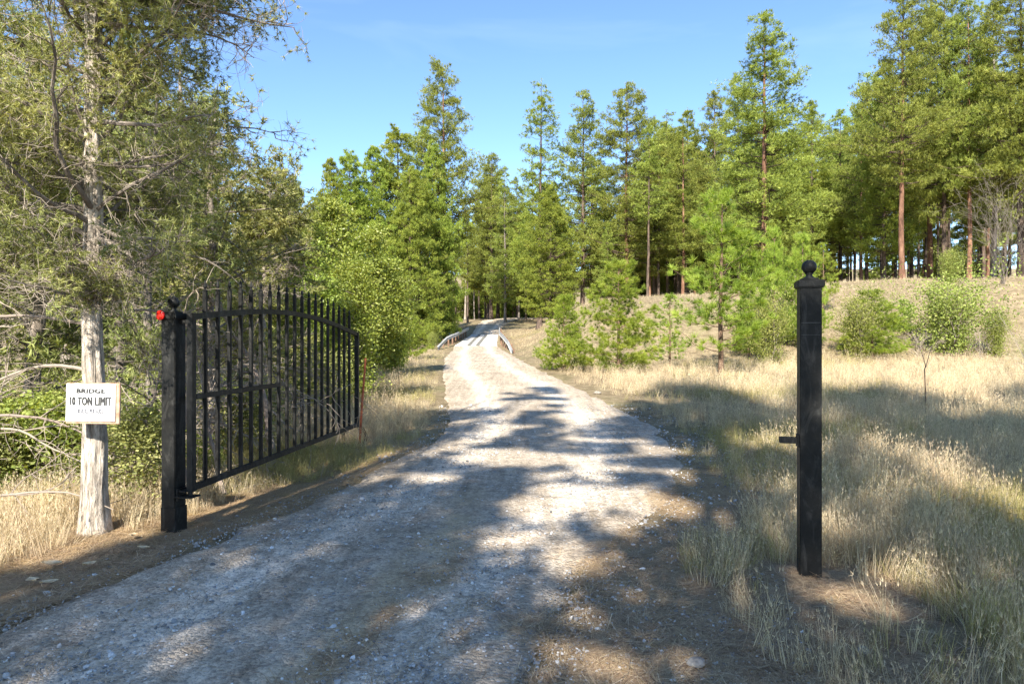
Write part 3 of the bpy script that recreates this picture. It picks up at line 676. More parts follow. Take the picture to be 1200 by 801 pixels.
dead_bough((-4.5, 5.4, .28), (1, .5, .12), 1.3, .016, 4, 'fallen bare stick lying in the grass at the foot of the sign tree', GD, -.02, 7)
dead_bough((-5.2, 6.5, .9), (1, .2, .05), 1.7, .018, 5, 'bare stick leaning across the undergrowth at the left edge', GD, -.03, 8)
dead_bough((-3.15, 6.6, .05), (.15, .2, 1), 1.9, .028, 8, 'leaning dead stem with bare twigs just left of the gate post', GD, 0, 22)
dead_bough((-2.95, 7.0, .05), (-.25, .1, 1), 1.9, .024, 9, 'bare dark stem right behind the left gate post', GD, 0, 22)
dead_bough((-3.2, 9.2, 0), (-.1, .1, 1), 2.6, .05, 10, 'thick dark bare stem seen through the gate pickets', GD, 0, 22)
dead_bough((-3.6, 6.5, 1.9), (.8, .5, .1), 1.0, .014, 11, 'dead twig mass drooping right of the trunk above the sign', GD, -.12, 30)
for k in range(20):
    x_ = rg.uniform(-6.0, -3.3) if k < 13 else rg.uniform(-3.9, -2.9); y_ = rg.uniform(6.6, 8.6) if k < 13 else rg.uniform(8.5, 11.5)
    if xl(y_) - x_ < 1.2: continue
    if k % 2: dead_bough((x_, y_, gz(x_, y_)), (rg.normal() * .45, rg.normal() * .3, 1), rg.uniform(1.2, 2.3), rg.uniform(.009, .02), 200 + k, 'bare grey stem standing in the left thicket', GD, -.02, 16)
    else: dead_bough((x_, y_, rg.uniform(.3, 1.3)), (rg.choice([-1, 1]), rg.normal() * .4, rg.normal() * .25), rg.uniform(1.1, 2.0), rg.uniform(.007, .014), 200 + k, 'bare grey branch lying across the left thicket', GD, -.04, 14)
# fallen grey log
P = np.array([[-5.9, 8.0, .42], [-5.2, 7.8, .40], [-4.55, 7.7, .36]]); 
tag(obj('fallen_log', mesh('fallen_log', [tubes(P, np.array([.06, .055, .03]), 8)]), M['bark_grey']), 'short grey fallen log at the left edge of the undergrowth', 'log')
# leafy undergrowth
GU = 'leafy undergrowth shrubs on the left bank'
rg = np.random.default_rng(9)
for k in range(72):
    if k < 8: px = rg.uniform(-40, 175); D = rg.uniform(6.3, 8)
    elif k < 50: px = rg.uniform(-40, 345); D = rg.uniform(7.6, 13)
    else: px = rg.uniform(-60, 420); D = rg.uniform(14, 24)
    x = at(px, D)
    if xl(D) - x < 1.7: continue
    plant_geo(UND[k % 2], 'undergrowth_shrub', x, D, rg.uniform(.5, 1.05) * (1 + .02 * D), 'low yellow green leafy shrub in the undergrowth left of the track', 'shrub', GU, bs if k % 2 else (M['bark_grey'], M['bark_grey'], M['juniper']), rg.uniform(.9, 1.5))

# bare shrubs on the right, sapling fork
def bare_shrub(x, y, H, Rr, n, lab, seed, th=.012, name='bare_shrub'):
    wm = M['bark_grey'] if H > 5 else M['dead']
    rg = np.random.default_rng(seed); az_ = rg.uniform(0, 6.28, n); sp = rg.uniform(.05, 1, n)
    d = np.stack([np.cos(az_) * sp * Rr / H, np.sin(az_) * sp * Rr / H, np.ones(n)], -1)
    P1 = wander(rg, np.zeros((n, 3)) + rg.normal(size=(n, 3)) * [.08, .08, 0], d, rg.uniform(.7, 1.1, n) * H, 9, .10, -.01)
    k = np.repeat(np.arange(n), 7); p, dr = sample(P1, k, rg.uniform(.25, 1, len(k)))
    P2 = wander(rg, p, dr + rg.normal(size=p.shape) * .55, rg.uniform(.15, .38, len(k)) * H, 6, .16, 0)
    k3 = np.repeat(np.arange(len(k)), 3); p3, d3 = sample(P2, k3, rg.uniform(.3, 1, len(k3)))
    P3 = wander(rg, p3, d3 + rg.normal(size=p3.shape) * .6, rg.uniform(.06, .16, len(k3)) * H, 4, .2, 0)
    e = empty(name, (x, y, gz(x, y) - .03)); tag(e, lab, 'shrub')
    obj('stems', mesh('stems', [tubes(P1, th * (1 - .75 * np.linspace(0, 1, 9))[None].repeat(n, 0), 5)]), wm, e)
    obj('twigs', mesh('twigs', [tubes(P2, np.full((len(k), 1), th * .45) * (1 - .6 * np.linspace(0, 1, 6))[None], 3), tubes(P3, np.full((len(k3), 4), th * .22), 3)]), wm, e)
bare_shrub(at(1175, 42), 42, 6.2, 3.8, 22, 'tall leafless grey shrub at the right edge before the pines', 21, .012)
bare_shrub(at(1225, 17), 17, 2.6, 2.0, 5, 'thin bare stems leaning in from the right edge', 22, .010)
bare_shrub(at(1150, 30), 30, 1.3, 1.1, 10, 'low bare twigs under the small open bush', 23, .010)
bare_shrub(at(1078, 30.5), 30.5, 1.2, 1.2, 14, 'dark tangle of dead twigs left of the largest green bush', 24, .012)
e = empty('sapling', (at(1085, 15), 15, gz(at(1085, 15), 15) - .02)); tag(e, 'bare forked sapling standing alone in the dry field', 'sapling')
obj('stem', mesh('stem', [tubes(np.array([[0, 0, 0], [-.01, 0, .5], [-.03, 0, .95], [.0, .0, 1.05]]), np.array([.016, .013, .011, .009]), 6)]), M['bark_young'], e)
for sx in (-1, 1):
    obj('fork', mesh('fork', [tubes(np.array([[0, 0, 1.0], [.05 * sx, 0, 1.2], [.11 * sx, .02, 1.38], [.16 * sx, .02, 1.5]]), np.array([.008, .007, .005, .003]), 5)]), M['bark_young'], e)

# ------------------------------------------------------------------ gate posts, gate
PROT = R(-14)
def ball_prof(r, zc, n=12):
    return [(max(r * math.sin(a_), .0005), zc - r * math.cos(a_)) for a_ in np.linspace(.25, math.pi, n)]
def post(x, y, h, lab, right):
    e = empty('gate_post', (x, y, gz(x, y)), PROT); tag(e, lab, 'gate post', 'black steel gate posts')
    w_ = .135
    obj('shaft', mesh('shaft', [box(0, 0, (h - .3) / 2, w_, w_, h + .3, .006)]), M['metal'], e)
    cp = [box(0, 0, h + .012, w_ + .034, w_ + .034, .052, .008), box(0, 0, h + .045, .11, .11, .014, .005)]
    obj('cap', mesh('cap', cp), M['metal'], e)
    bl = mesh('ball', [lathe([(.034, h + .05), (.036, h + .058), (.022, h + .066), (.020, h + .078), (.030, h + .086)] + ball_prof(.048, h + .128, 14), 28)]); smooth(bl)
    obj('ball_finial', bl, M['metal'], e)
    return e, w_
RPX, RPY = 1.985, 4.56
pr, w_ = post(RPX, RPY, 1.925, 'right black gate post with a ball on top and a latch arm sticking out', True)
h = 1.925
obj('band', mesh('band', [box(0, -w_ / 2 - .0015, h - .245, w_ * .86, .003, .004, 0), box(0, -w_ / 2 - .001, h - .325, w_ * .86, .002, .0025, 0)]), M['scuff'], pr)
obj('plate', mesh('plate', [box(0, -w_ / 2 - .001, h - .135, w_ * .84, .004, .20, .001)]), M['metal'], pr)
obj('latch_arm', mesh('latch_arm', [box(-w_ / 2 - .055, -.02, .895, .13, .012, .04, .002), box(-w_ / 2 - .055, .02, .895, .13, .012, .04, .002), box(-w_ / 2 - .006, 0, .895, .012, .075, .085, .002)]), M['metal'], pr)
LPX, LPY = -2.865, 5.78
pl, w_ = post(LPX, LPY, 1.80, 'left black gate post with a ball on top, carrying the open gate', False)
hg = [box(w_ / 2 + .05, .015, 1.765, .11, .03, .03, .004), box(w_ / 2 + .10, .015, 1.765, .03, .045, .07, .004)]
obj('hinge', mesh('hinge', hg), M['metal'], pl)
hg = [box(w_ / 2 + .07, -.005, .30, .17, .13, .012, .003), box(w_ / 2 + .045, .0, .345, .09, .09, .012, .003), box(w_ / 2 + .01, .0, .315, .02, .11, .10, .003), (lambda c: c)(lathe([(.001, .30), (.018, .30), (.018, .40), (.001, .40)], 14, (w_ / 2 + .09, .01, 0)))]
obj('hinge', mesh('hinge', hg), M['metal'], pl)
obj('sleeve', mesh('sleeve', [box(.006, -.002, .0, w_ + .012, w_ + .008, .42, .004)]), M['metal'], pl)
rf = empty('red_reflector', (0, 0, 0)); bpy.data.objects.remove(rf)
rc = lathe([(.001, .0), (.041, 0), (.041, .012), (.036, .017), (.015, .022), (.001, .023)], 28)
Mt = Matrix.Translation((LPX, LPY, 1.812)) @ Matrix.Rotation(PROT, 4, 'Z') @ Matrix.Translation((-.052, -w_ / 2 - .019, 0)) @ Matrix.Rotation(R(90), 4, 'X')
ro = obj('reflector', smooth(mesh('reflector', [rc])), M['red'])
ro.parent = pl; ro.matrix_parent_inverse = Matrix.Identity(4); ro.location = (-.052, -w_ / 2 - .019, 1.818); ro.rotation_euler = (R(90), 0, 0); tag(ro, 'round red reflector')

GL_ = 4.39; gdir = math.atan2(4.39, .40)      # leaf swings open away from the camera
g = empty('metal_gate', (-2.70, 5.75, 0), gdir); tag(g, 'black arched metal gate of upright pickets standing open over the verge', 'gate')
def arch(t): return 1.795 + .17 * math.sin(math.pi * min(1, max(0, (t * .97 + .03)))) ** 1.0 - .085 * t
def tops(t): return arch(t) + .31
zb = .371
seg = 24; ts = np.linspace(0, 1, seg)
PA = np.array([[GL_ * t, 0, arch(t)] for t in ts])
def bar_chunk(P, hw, hh):
    V = []; 
    for p in P: V += [[p[0], -hw, p[2] - hh], [p[0], hw, p[2] - hh], [p[0], hw, p[2] + hh], [p[0], -hw, p[2] + hh]]
    n = len(P); F_ = []
    for i in range(n - 1):
        for j in range(4): F_.append([i * 4 + j, i * 4 + (j + 1) % 4, i * 4 + 4 + (j + 1) % 4, i * 4 + 4 + j])
    F_ += [[3, 2, 1, 0], [n * 4 - 4, n * 4 - 3, n * 4 - 2, n * 4 - 1]]
    return np.array(V), np.array(F_), .5
obj('top_rail', mesh('top_rail', [bar_chunk(PA, .021, .026)]), M['metal'], g)
obj('bottom_rail', mesh('bottom_rail', [box(GL_ / 2, 0, zb, GL_ - .03, .046, .052, .003)]), M['metal'], g)
obj('middle_rail', mesh('middle_rail', [box(GL_ * .20, 0, 1.135, GL_ * .38, .040, .045, .003)]), M['metal'], g)
for t in (0, 1):
    obj('stile', mesh('stile', [box(GL_ * t + (.0 if t else .0), 0, (arch(t) + zb) / 2, .056, .058, arch(t) - zb + .06, .004)]), M['metal'], g)
for k in range(1, 21):
    t = k / 20.6 if k < 20 else .995
    if k == 20: continue
    x = GL_ * t; zt_ = tops(t)
    hb = zt_ - .10 - zb
    ch = [box(x, 0, zb + hb / 2, .030, .034, hb, .002)]
    # spear finial
    pr_ = [(.019, zt_ - .10), (.021, zt_ - .094), (.010, zt_ - .085), (.009, zt_ - .078), (.0165, zt_ - .062), (.012, zt_ - .03), (.0008, zt_)]
    obj('picket', mesh('picket', ch), M['metal'], g)
    ch = [lathe(pr_, 8, (x, 0, 0))]
    o = bpy.data.objects['picket' if k == 1 else 'picket.%03d' % (k - 1)]
    obj('spear_finial', mesh('spear_finial', ch), M['metal'], o)
# rusty stake by the free end
sx_, sy_ = at(421, 10.7), 10.7
st = np.array([[0, 0, -.1], [.045, .0, .65], [.10, 0, zt(420, 10.7) - gz(sx_, sy_)]])
tag(obj('rusty_stake', mesh('rusty_stake', [tubes(st, np.array([.019, .018, .017]), 8), lathe([(.001, 0), (.02, 0), (.02, .01), (.001, .014)], 8, (.10, 0, zt(420, 10.7) - gz(sx_, sy_)))]), M['rust'], None, (sx_, sy_, gz(sx_, sy_))),
    'orange red rusty stake leaning beside the free end of the gate', 'stake')
# coil of wire at the foot of the gate end
th = np.linspace(0, 2 * math.pi * 4, 90); rr = .17 + .02 * np.sin(th * 1.3)
tag(obj('wire_coil', mesh('wire_coil', [tubes(np.stack([rr * np.cos(th), .05 * np.sin(th * 2.1), .19 + rr * np.sin(th)], -1), np.full(90, .003), 4)]), M['bark_dark'], None, (at(415, 10.3), 10.3, gz(at(415, 10.3), 10.3) - .02)),
    'loose coil of dark wire in the grass under the free end of the gate', 'wire')

# ------------------------------------------------------------------ sign
sg = empty('bridge_sign', (at(107, 5.37), 5.36, zt(471, 5.37)), R(4)); sg.rotation_euler.y = R(1.2)
tag(sg, 'white rectangular sign reading bridge 10 ton limit, fixed to a tree trunk', 'sign')
obj('board', mesh('board', [box(.012, .022, -.006, .405, .022, .322, .003)]), M['board'], sg)
obj('panel', mesh('panel', [box(0, .004, 0, .372, .006, .292, .002)]), M['white'], sg)
for bx, bz in ((-.005, .128), (-.005, .060), (-.005, -.125), (-.155, -.125), (.16, -.125)):
    obj('screw', smooth(mesh('screw', [xf(lathe([(.001, .004), (.0045, .003), (.005, 0)], 10, (0, 0, 0)), Matrix.Translation((bx, .000, bz)) @ Matrix.Rotation(R(90), 4, 'X'))])), M['galv'], sg)
def text(s, w_, h_, x, z, mat, bold=0.0, cp=3):
    c = bpy.data.curves.new('t', 'FONT'); c.body = s; c.align_x = 'CENTER'; c.align_y = 'CENTER'; c.resolution_u = 3; c.space_character = 1.12
    to = bpy.data.objects.new('t', c); COL.objects.link(to)
    me = bpy.data.meshes.new_from_object(to.evaluated_get(bpy.context.evaluated_depsgraph_get()))
    bpy.data.objects.remove(to)
    co = np.empty(len(me.vertices) * 3, np.float32); me.vertices.foreach_get('co', co); co = co.reshape(-1, 3)
    mn, mxx = co.min(0), co.max(0); co[:, 0] = ((co[:, 0] - mn[0]) / (mxx[0] - mn[0]) - .5) * w_; co[:, 1] = ((co[:, 1] - mn[1]) / (mxx[1] - mn[1]) - .5) * h_
    me.calc_loop_triangles(); F_ = np.array([t.vertices[:] for t in me.loop_triangles])
    ch = [(co + np.array([dx, dy, -.0001 * (k * 3 + j_)]), F_, .5) for k, dx in enumerate(np.linspace(-bold, bold, cp)) for j_, dy in enumerate((-bold * .55, 0, bold * .55))]
    return obj('lettering', mesh('lettering', ch), mat, sg, (x, -.002, z), (R(90), 0, 0))
text('BRIDGE', .21, .033, .0, .092, M['ink'], .0034, 5)
text('10 TON LIMIT', .31, .064, 0, .012, M['ink'], .0034, 5)
text('TRUCKS PER AXLE', .21, .034, -.005, -.066, M['ink2'], .0014, 3)

# ------------------------------------------------------------------ bridge with guardrails
y0, y1 = 54.0, 71.0
br_ = empty('bridge', (0, 0, 0)); tag(br_, 'small one lane bridge with pale deck and metal guardrails', 'bridge')
ys = np.linspace(y0, y1, 14)
for k in range(13):
    ya, yb = ys[k], ys[k + 1]
    xa, xb_ = xl(ya) + .15, xr(ya) - .15; xc_, xd = xl(yb) + .15, xr(yb) - .15
    V = []
    for (yy, xx0, xx1) in ((ya + .012, xa, xb_), (yb - .012, xc_, xd)):
        z = zr(yy) + .05
        V += [[xx0, yy, z - .2], [xx1, yy, z - .2], [xx1, yy, z], [xx0, yy, z]]
    F_ = [[0, 1, 2, 3], [7, 6, 5, 4], [3, 2, 6, 7], [0, 4, 5, 1], [0, 3, 7, 4], [1, 5, 6, 2]]
    obj('deck_panel', mesh('deck_panel', [(np.array(V), np.array(F_), .5)]), M['planks'], br_)
for off in (-.55, .15):  # two narrow darker strips, slightly raised, along the deck
    V = []
    for yy in ys:
        xm = (xl(yy) + xr(yy)) / 2 + off
        V += [[xm - .14, yy, zr(yy) + .054], [xm + .14, yy, zr(yy) + .054], [xm + .14, yy, zr(yy) + .075], [xm - .14, yy, zr(yy) + .075]]
    F_ = [[i * 4 + a_, i * 4 + 4 + a_, i * 4 + 4 + (a_ + 1) % 4, i * 4 + (a_ + 1) % 4] for i in range(len(ys) - 1) for a_ in range(4)]
    obj('deck_strip', mesh('deck_strip', [(np.array(V), np.array(F_), .5)]), M['dark_strip'], br_)
def rail(P, lab=None):
    P = np.array(P, float)
    # w-beam section swept along P
    sec = [(-.05, -.15), (.03, -.11), (.03, -.05), (-.03, 0), (.03, .05), (.03, .11), (-.05, .15)]
    T_ = norm(np.gradient(P, axis=0)); A = norm(np.cross(T_, [0, 0, 1.]))
    V = np.concatenate([[P[i] + A[i] * s_[0] + np.array([0, 0, s_[1]]) for s_ in sec + [(q_[0] - .012, q_[1]) for q_ in sec[::-1]]] for i in range(len(P))])
    m_ = 14; F_ = []
    for i in range(len(P) - 1):
        for j in range(m_): F_.append([i * m_ + j, i * m_ + (j + 1) % m_, (i + 1) * m_ + (j + 1) % m_, (i + 1) * m_ + j])
    return obj('guardrail', mesh('guardrail', [(V, np.array(F_), .5)]), M['galv'], br_)
lp = [(at(513, 48), 48, zt(408, 48)), (at(518, 50), 50, zt(402.5, 50)), (at(524, 52.5), 52.5, zt(396.5, 52.5)), (at(530, 55), 55, zt(393.5, 55))]
for yy in np.linspace(58, 70.5, 6):
    lp.append((float(xl(yy)) - .05, yy, float(zr(yy)) + .72))
rail(lp)
rp = [(at(600.5, 41), 41, zt(412, 41)), (at(596, 46), 46, zt(401.5, 46)), (at(590, 51), 51, zt(394, 51)), (at(585.3, 55), 55, zt(389.3, 55))]
for yy in np.linspace(58, 70.5, 5):
    rp.append((float(xr(yy)) + .05, yy, float(zr(yy)) + .72))
rail(rp)
for pts, sgn in ((lp, -1), (rp, 1)):
    pts = np.array(pts); s_ = np.concatenate([[0], np.cumsum(np.linalg.norm(np.diff(pts, axis=0), axis=1))])
    for d_ in np.arange(1.2, s_[-1], 2.4):
        p = [np.interp(d_, s_, pts[:, c]) for c in range(3)]
        zg = gz(p[0], p[1]) if p[1] < y0 else float(zr(p[1])) - .15
        hh = p[2] + .12 - zg
        if hh < .2: continue
        obj('post', mesh('post', [box(0, 0, hh / 2, .12, .12, hh, .01)]), M['wood_post'], br_, (p[0] + sgn * .13, p[1], zg))

# ------------------------------------------------------------------ trees behind the camera that shade the foreground
def lit_here(x, y):
    """1 where sunlight reaches the ground (gap in the crowns), 0 in shade"""
    n = vnoise(x * .75 + 3, y * 1.6 + 1); n2 = vnoise(x * 2.3 + 8, y * 3.1 + 4)
    edge = np.interp(y, [0, 4, 5.0, 5.7, 7, 9, 12, 16, 20], [-4.6, -3.9, -3.25, -3.0, -2.3, -1.3, .1, .0, -1.2])
    lit = x < edge + .3 * (n2 - .5)
    far = 20.5 + 1.6 * (n - .5) + np.interp(x, [-4, -1, 2, 6, 12], [1.0, 3.6, 1.5, -.5, -1.2]); lit |= y > far
    # patches on the track
    for (cx, cy, rx, ry) in ((.32, 6.45, .33, .42), (1.05, 7.0, .62, .50), (.72, 7.25, .45, .30), (1.55, 6.6, .42, .28), (.02, 5.35, .24, .18), (-1.0, 7.9, .26, .22), (.1, 8.9, .6, .25), (-2.0, 8.0, .45, .35), (1.98, 5.9, .09, .42), (2.05, 4.2, .22, .18), (4.9, 7.5, .22, .9), (5.3, 9.2, .25, 1.0), (3.9, 10.5, .5, .35), (2.6, 4.6, .2, .1), (5.9, 6.2, .5, .3)):
        rx = rx + .10; ry = ry + .14; wob = .35 * (n2 - .5) + .3 * (vnoise(x * 5, y * 5) - .5)
        lit |= (((x - cx) / rx) ** 2 + ((y - cy) / ry) ** 2) < 1 + wob * 2
    lit |= (y < 8.6) & (x > .2) & (vnoise(x * 2.0 + 61, y * 1.5 + 22) * .65 + vnoise(x * 4.1, y * 3.3 + 5) * .35 > .68 - .02 * np.clip(x - 2, 0, 3))
    lit |= (y < 8.6) & (x > -.2) & (vnoise(x * 2.6 + 11, y * 2.2 + 72) * .6 + vnoise(x * 5.1 + 3, y * 4.3 + 5) * .4 > .74)
    # streaks further along the track
    st_ = vnoise(x * .75 + 40, y * 1.45 + 12) * .6 + vnoise(x * 1.9 + 3, y * 3.4) * .4
    thr = np.interp(y, [8, 10, 13, 19, 24], [.70, .60, .53, .50, .46]) + np.interp(x, [-1.5, .5, 2.5, 4, 9], [-.05, -.01, .04, .16, .17])
    lit |= (y > 8.3) & (st_ > thr)
    return lit
def shade_tree(seed, x0, y0_, H, Rm, cb, lab):
    rg = np.random.default_rng(seed); n = int(6200 * Rm / 3)
    z = rg.uniform(cb, H, n); u_ = (z - cb) / (H - cb); rad = Rm * np.minimum(1, 1.25 * (1 - u_) ** .6) * np.sqrt(rg.uniform(0, 1, n)); a_ = rg.uniform(0, 6.283, n)
    C = np.stack([np.cos(a_) * rad, np.sin(a_) * rad, z], -1)
    W = C + np.array([x0, y0_, 0]); k = W[:, 2] / SD.z
    gx_, gy_ = W[:, 0] - SD.x * k, W[:, 1] - SD.y * k
    keep = ~lit_here(gx_, gy_) & (gy_ > 1.2) & (gy_ < 24) & (gx_ < 19)  # tufts left out so these unseen crowns cast the hand-placed sun patches
    C = C[keep]; D = norm(C * [1, 1, 0] + np.array([0, 0, .8]))
    cr_ = mesh('crown', [needles(C, D, 8, .26, .07, .9, rg.uniform(.2, .8, len(C)), rg)])
    zz = np.linspace(0, 1, 10); tm = mesh('trunk', [tubes(np.stack([zz * 0, zz * 0, zz * H], -1), .22 * (1 - zz) + .02, 8)])
    nb = 70; h_ = rg.uniform(cb, H * .95, nb); a2 = rg.uniform(0, 6.283, nb); ln = Rm * .8 * (1 - (h_ - cb) / (H - cb)) ** .6
    t5 = np.linspace(0, 1, 4); d = np.stack([np.cos(a2), np.sin(a2), np.full(nb, .15)], -1)
    BP = np.stack([0 * h_, 0 * h_, h_], -1)[:, None] + d[:, None] * (ln[:, None] * t5)[..., None]
    tips = BP[:, 2]; kk = tips[:, 2] / SD.z; l2 = lit_here(tips[:, 0] + x0 - SD.x * kk, tips[:, 1] + y0_ - SD.y * kk)
    bm_ = mesh('branches', [tubes(BP[~l2], np.full((int((~l2).sum()), 4), .02), 3)])
    plant_geo((tm, bm_, cr_, H), 'pine_tree', x0, y0_, H, lab, 'pine tree', 'pines behind the camera', BA['d'], 1.0, 0.0, .05)
for k, (x0, y0_, H, Rm, cb) in enumerate([(-6.0, -8, 22, 2.9, 3.5), (-3.0, -13, 27, 3.2, 5), (-1.2, -7, 21, 3.0, 3), (2.2, -11, 25, 3.3, 3), (4.2, -6, 18, 3.0, 2.2), (7.0, -10, 24, 3.4, 3), (9.5, -6, 20, 3.2, 2.2), (12.5, -11, 25, 3.4, 3), (16, -7, 22, 3.4, 2.5), (20, -11, 25, 3.5, 3), (.3, -15, 29, 3.2, 6), (5.0, -16, 29, 3.2, 5), (10, -16, 29, 3.4, 5), (-7.5, -15, 27, 2.6, 6)]):
    shade_tree(500 + k, x0, y0_, H, Rm, cb, 'tall pine standing behind the photographer, out of the picture')

# ------------------------------------------------------------------ grass, litter, pebbles (scattered stuff)
def blades(seed, K, H, rad, wid, head=0.0, lean=.35):
    rg = np.random.default_rng(seed); b0 = np.stack([rg.normal(size=K) * rad, rg.normal(size=K) * rad, np.zeros(K)], -1)
    a_ = rg.uniform(0, 6.28, K); ln = H * rg.uniform(.45, 1.1, K); le = np.abs(rg.normal(size=K)) * lean
    d = np.stack([np.cos(a_), np.sin(a_), np.zeros(K)], -1); s = np.stack([-np.sin(a_), np.cos(a_), np.zeros(K)], -1)
    s = norm(s + rg.normal(size=s.shape) * [.5, .5, 0])
    def P_(t): return b0 + d * (ln * le * t ** 2)[:, None] + np.array([0, 0, 1.]) * (ln * t * (1 - .25 * le * t))[:, None]
    p0, p1, p2 = P_(0), P_(.55), P_(1.0); w_ = wid * rg.uniform(.6, 1.3, K)[:, None]
    V = np.stack([p0 - s * w_ / 2, p0 + s * w_ / 2, p1 + s * w_ * .4, p1 - s * w_ * .4, p2], 1).reshape(-1, 3)
    i = np.arange(K) * 5; tn = np.repeat(np.clip(rg.normal(size=K) * .2 + .5, 0, 1), 5)
    ch = [(V, np.stack([i, i + 1, i + 2, i + 3], -1), tn), (V, np.stack([i + 3, i + 2, i + 4], -1), tn)]
    if head:
        hk = rg.uniform(size=K) < head
        ch.append(needles(P_(.86)[hk], norm(P_(1.0) - P_(.86))[hk], 5, .055, .004, .25, np.full(hk.sum(), .75), rg))
    return ch
def proto(name, chunks, mat):
    me = mesh(name, chunks); me.materials.append(mat); return bpy.data.objects.new(name, me)
def scatter(name, protos, P, rz, sc, tiltxy, lab, cat):
    c = bpy.data.collections.new(name + '_kinds')
    for o in protos: c.objects.link(o)
    n = len(P); me = bpy.data.meshes.new(name); me.vertices.add(n); me.vertices.foreach_set('co', np.asarray(P, np.float32).ravel())
    r_ = np.concatenate([tiltxy, np.asarray(rz)[:, None]], 1).astype(np.float32)
    a1 = me.attributes.new('rot', 'FLOAT_VECTOR', 'POINT'); a1.data.foreach_set('vector', r_.ravel())
    a2 = me.attributes.new('scl', 'FLOAT', 'POINT'); a2.data.foreach_set('value', np.asarray(sc, np.float32))
    a3 = me.attributes.new('pick', 'INT', 'POINT'); a3.data.foreach_set('value', rng.integers(0, len(protos), n).astype(np.int32))
    o = bpy.data.objects.new(name, me); COL.objects.link(o); tag(o, lab, cat, None, 'stuff')
    g_ = bpy.data.node_groups.new(name + '_scatter', 'GeometryNodeTree')
    g_.interface.new_socket('Geometry', in_out='INPUT', socket_type='NodeSocketGeometry'); g_.interface.new_socket('Geometry', in_out='OUTPUT', socket_type='NodeSocketGeometry')
    gi = g_.nodes.new('NodeGroupInput'); go = g_.nodes.new('NodeGroupOutput'); ip = g_.nodes.new('GeometryNodeInstanceOnPoints')
    ci = g_.nodes.new('GeometryNodeCollectionInfo'); ci.inputs['Collection'].default_value = c; ci.inputs['Separate Children'].default_value = True; ci.inputs['Reset Children'].default_value = True
    def na(nm, dt):
        x = g_.nodes.new('GeometryNodeInputNamedAttribute'); x.data_type = dt; x.inputs['Name'].default_value = nm; return [s for s in x.outputs if s.enabled and s.name == 'Attribute'][0]
    er = g_.nodes.new('FunctionNodeEulerToRotation'); g_.links.new(na('rot', 'FLOAT_VECTOR'), er.inputs[0])
    ip.inputs['Pick Instance'].default_value = True
    g_.links.new(gi.outputs[0], ip.inputs['Points']); g_.links.new(ci.outputs[0], ip.inputs['Instance']); g_.links.new(na('pick', 'INT'), ip.inputs['Instance Index'])
    g_.links.new(er.outputs[0], ip.inputs['Rotation']); g_.links.new(na('scl', 'FLOAT'), ip.inputs['Scale']); g_.links.new(ip.outputs[0], go.inputs[0])
    md = o.modifiers.new('scatter', 'NODES'); md.node_group = g_
    return o
def pts_in(n, x0, x1, y0_, y1_, rg): return rg.uniform(x0, x1, n), rg.uniform(y0_, y1_, n)
def cam_pts(n, Dn, Df, rg, pad=.06, pw=1.0):
    """points over the ground wedge in view, thinner with distance"""
    D = Dn * (Df / Dn) ** (rg.uniform(0, 1, n) ** pw); x = rg.uniform(-(.75 + pad), .75 + pad, n) * D; return x, D
rg = np.random.default_rng(21)
DRY = [proto('straw_clump_' + c, blades(40 + k, 17, H, .06, .0042, .5, ln), M['straw']) for k, (c, H, ln) in enumerate([('a', .42, .3), ('b', .50, .4), ('c', .34, .5), ('d', .55, .25)])]
GRN = [proto('green_clump_' + c, blades(50 + k, 17, H, .05, .0045, .2, .32), M['greengrass']) for k, (c, H) in enumerate([('a', .40), ('b', .52), ('c', .30)])]
def grass_pts(n, Dn, Df, side):
    x, y = cam_pts(n, Dn, Df, rg)
    ro_ = -inroad(x, y); nn = fbm(x * .8, y * .8)
    left = x < xl(y); dl = xl(y) - x; dr = x - xr(y)
    okl = left & (dl > .14 + .62 * sm(8.5, 6, y) + .5 * (nn - .5))
    okr = (~left) & (dr > np.interp(y, [3, 5, 6.7, 8, 12, 20], [.95, .90, .75, .5, .3, .2]) + 1.3 * (nn - .5))
    ok = (okl | okr) & (np.hypot(x - RPX, (y - RPY)) > .22) & (np.hypot(x - LPX, y - LPY) > .2) & (np.hypot(x - FX, y - FY) > .22)
    ok &= ~((np.abs(x - RPX - .03) < .46) & (y < 4.7) & (y > 3.55) & (rg.uniform(size=len(x)) < .94))
    dens = sm(.22, .5, fbm(x * .55 + 7, y * .55 + 2)); dens = np.where(left, .45 + .55 * dens, np.interp(y, [4, 9, 16], [.09, .12, .30]) + np.interp(y, [4, 9, 16], [.46, .5, .65]) * sm(.25, .95, dens))
    dens = np.where(left & (y < 7.5), dens * .5, dens)
    dens = dens * np.where((y > 24) & (x > xr(y) + 1), np.interp(y, [24, 31, 38], [1, .6, .35]), 1)
    ok &= rg.uniform(size=len(x)) < dens
    x, y = x[ok], y[ok]; return x, y
x, y = grass_pts(60000, 2.6, 60, 0)
hx, hy = rg.uniform(-2, 62, 52000), rg.uniform(27, 74, 52000)
ok = (hx - xr(hy) > 1.2) & (hx < .85 * hy) & (fbm(hx * .3, hy * .3) + .25 * rg.uniform(size=52000) > .50); x = np.concatenate([x, hx[ok]]); y = np.concatenate([y, hy[ok]])
g_ = vnoise(x * .35 + 4, y * .35 + 9) + .25 * (rg.uniform(size=len(x)) - .5)
isg = g_ > np.where(x < 0, .62, np.interp(y, [3, 9, 16], [.40, .62, .78]))
sc = rg.uniform(.5, 1.15, len(x)) * np.interp(y, [3, 6, 12, 25, 50], [.62, .78, .95, 1.05, .8])
near_edge = np.minimum(np.abs(x - xl(y)), np.abs(x - xr(y))); sc *= np.interp(near_edge, [0, .8, 1.5], [.4, .8, 1])
sc *= np.where((y > 30) & (x > 0), .55, 1)
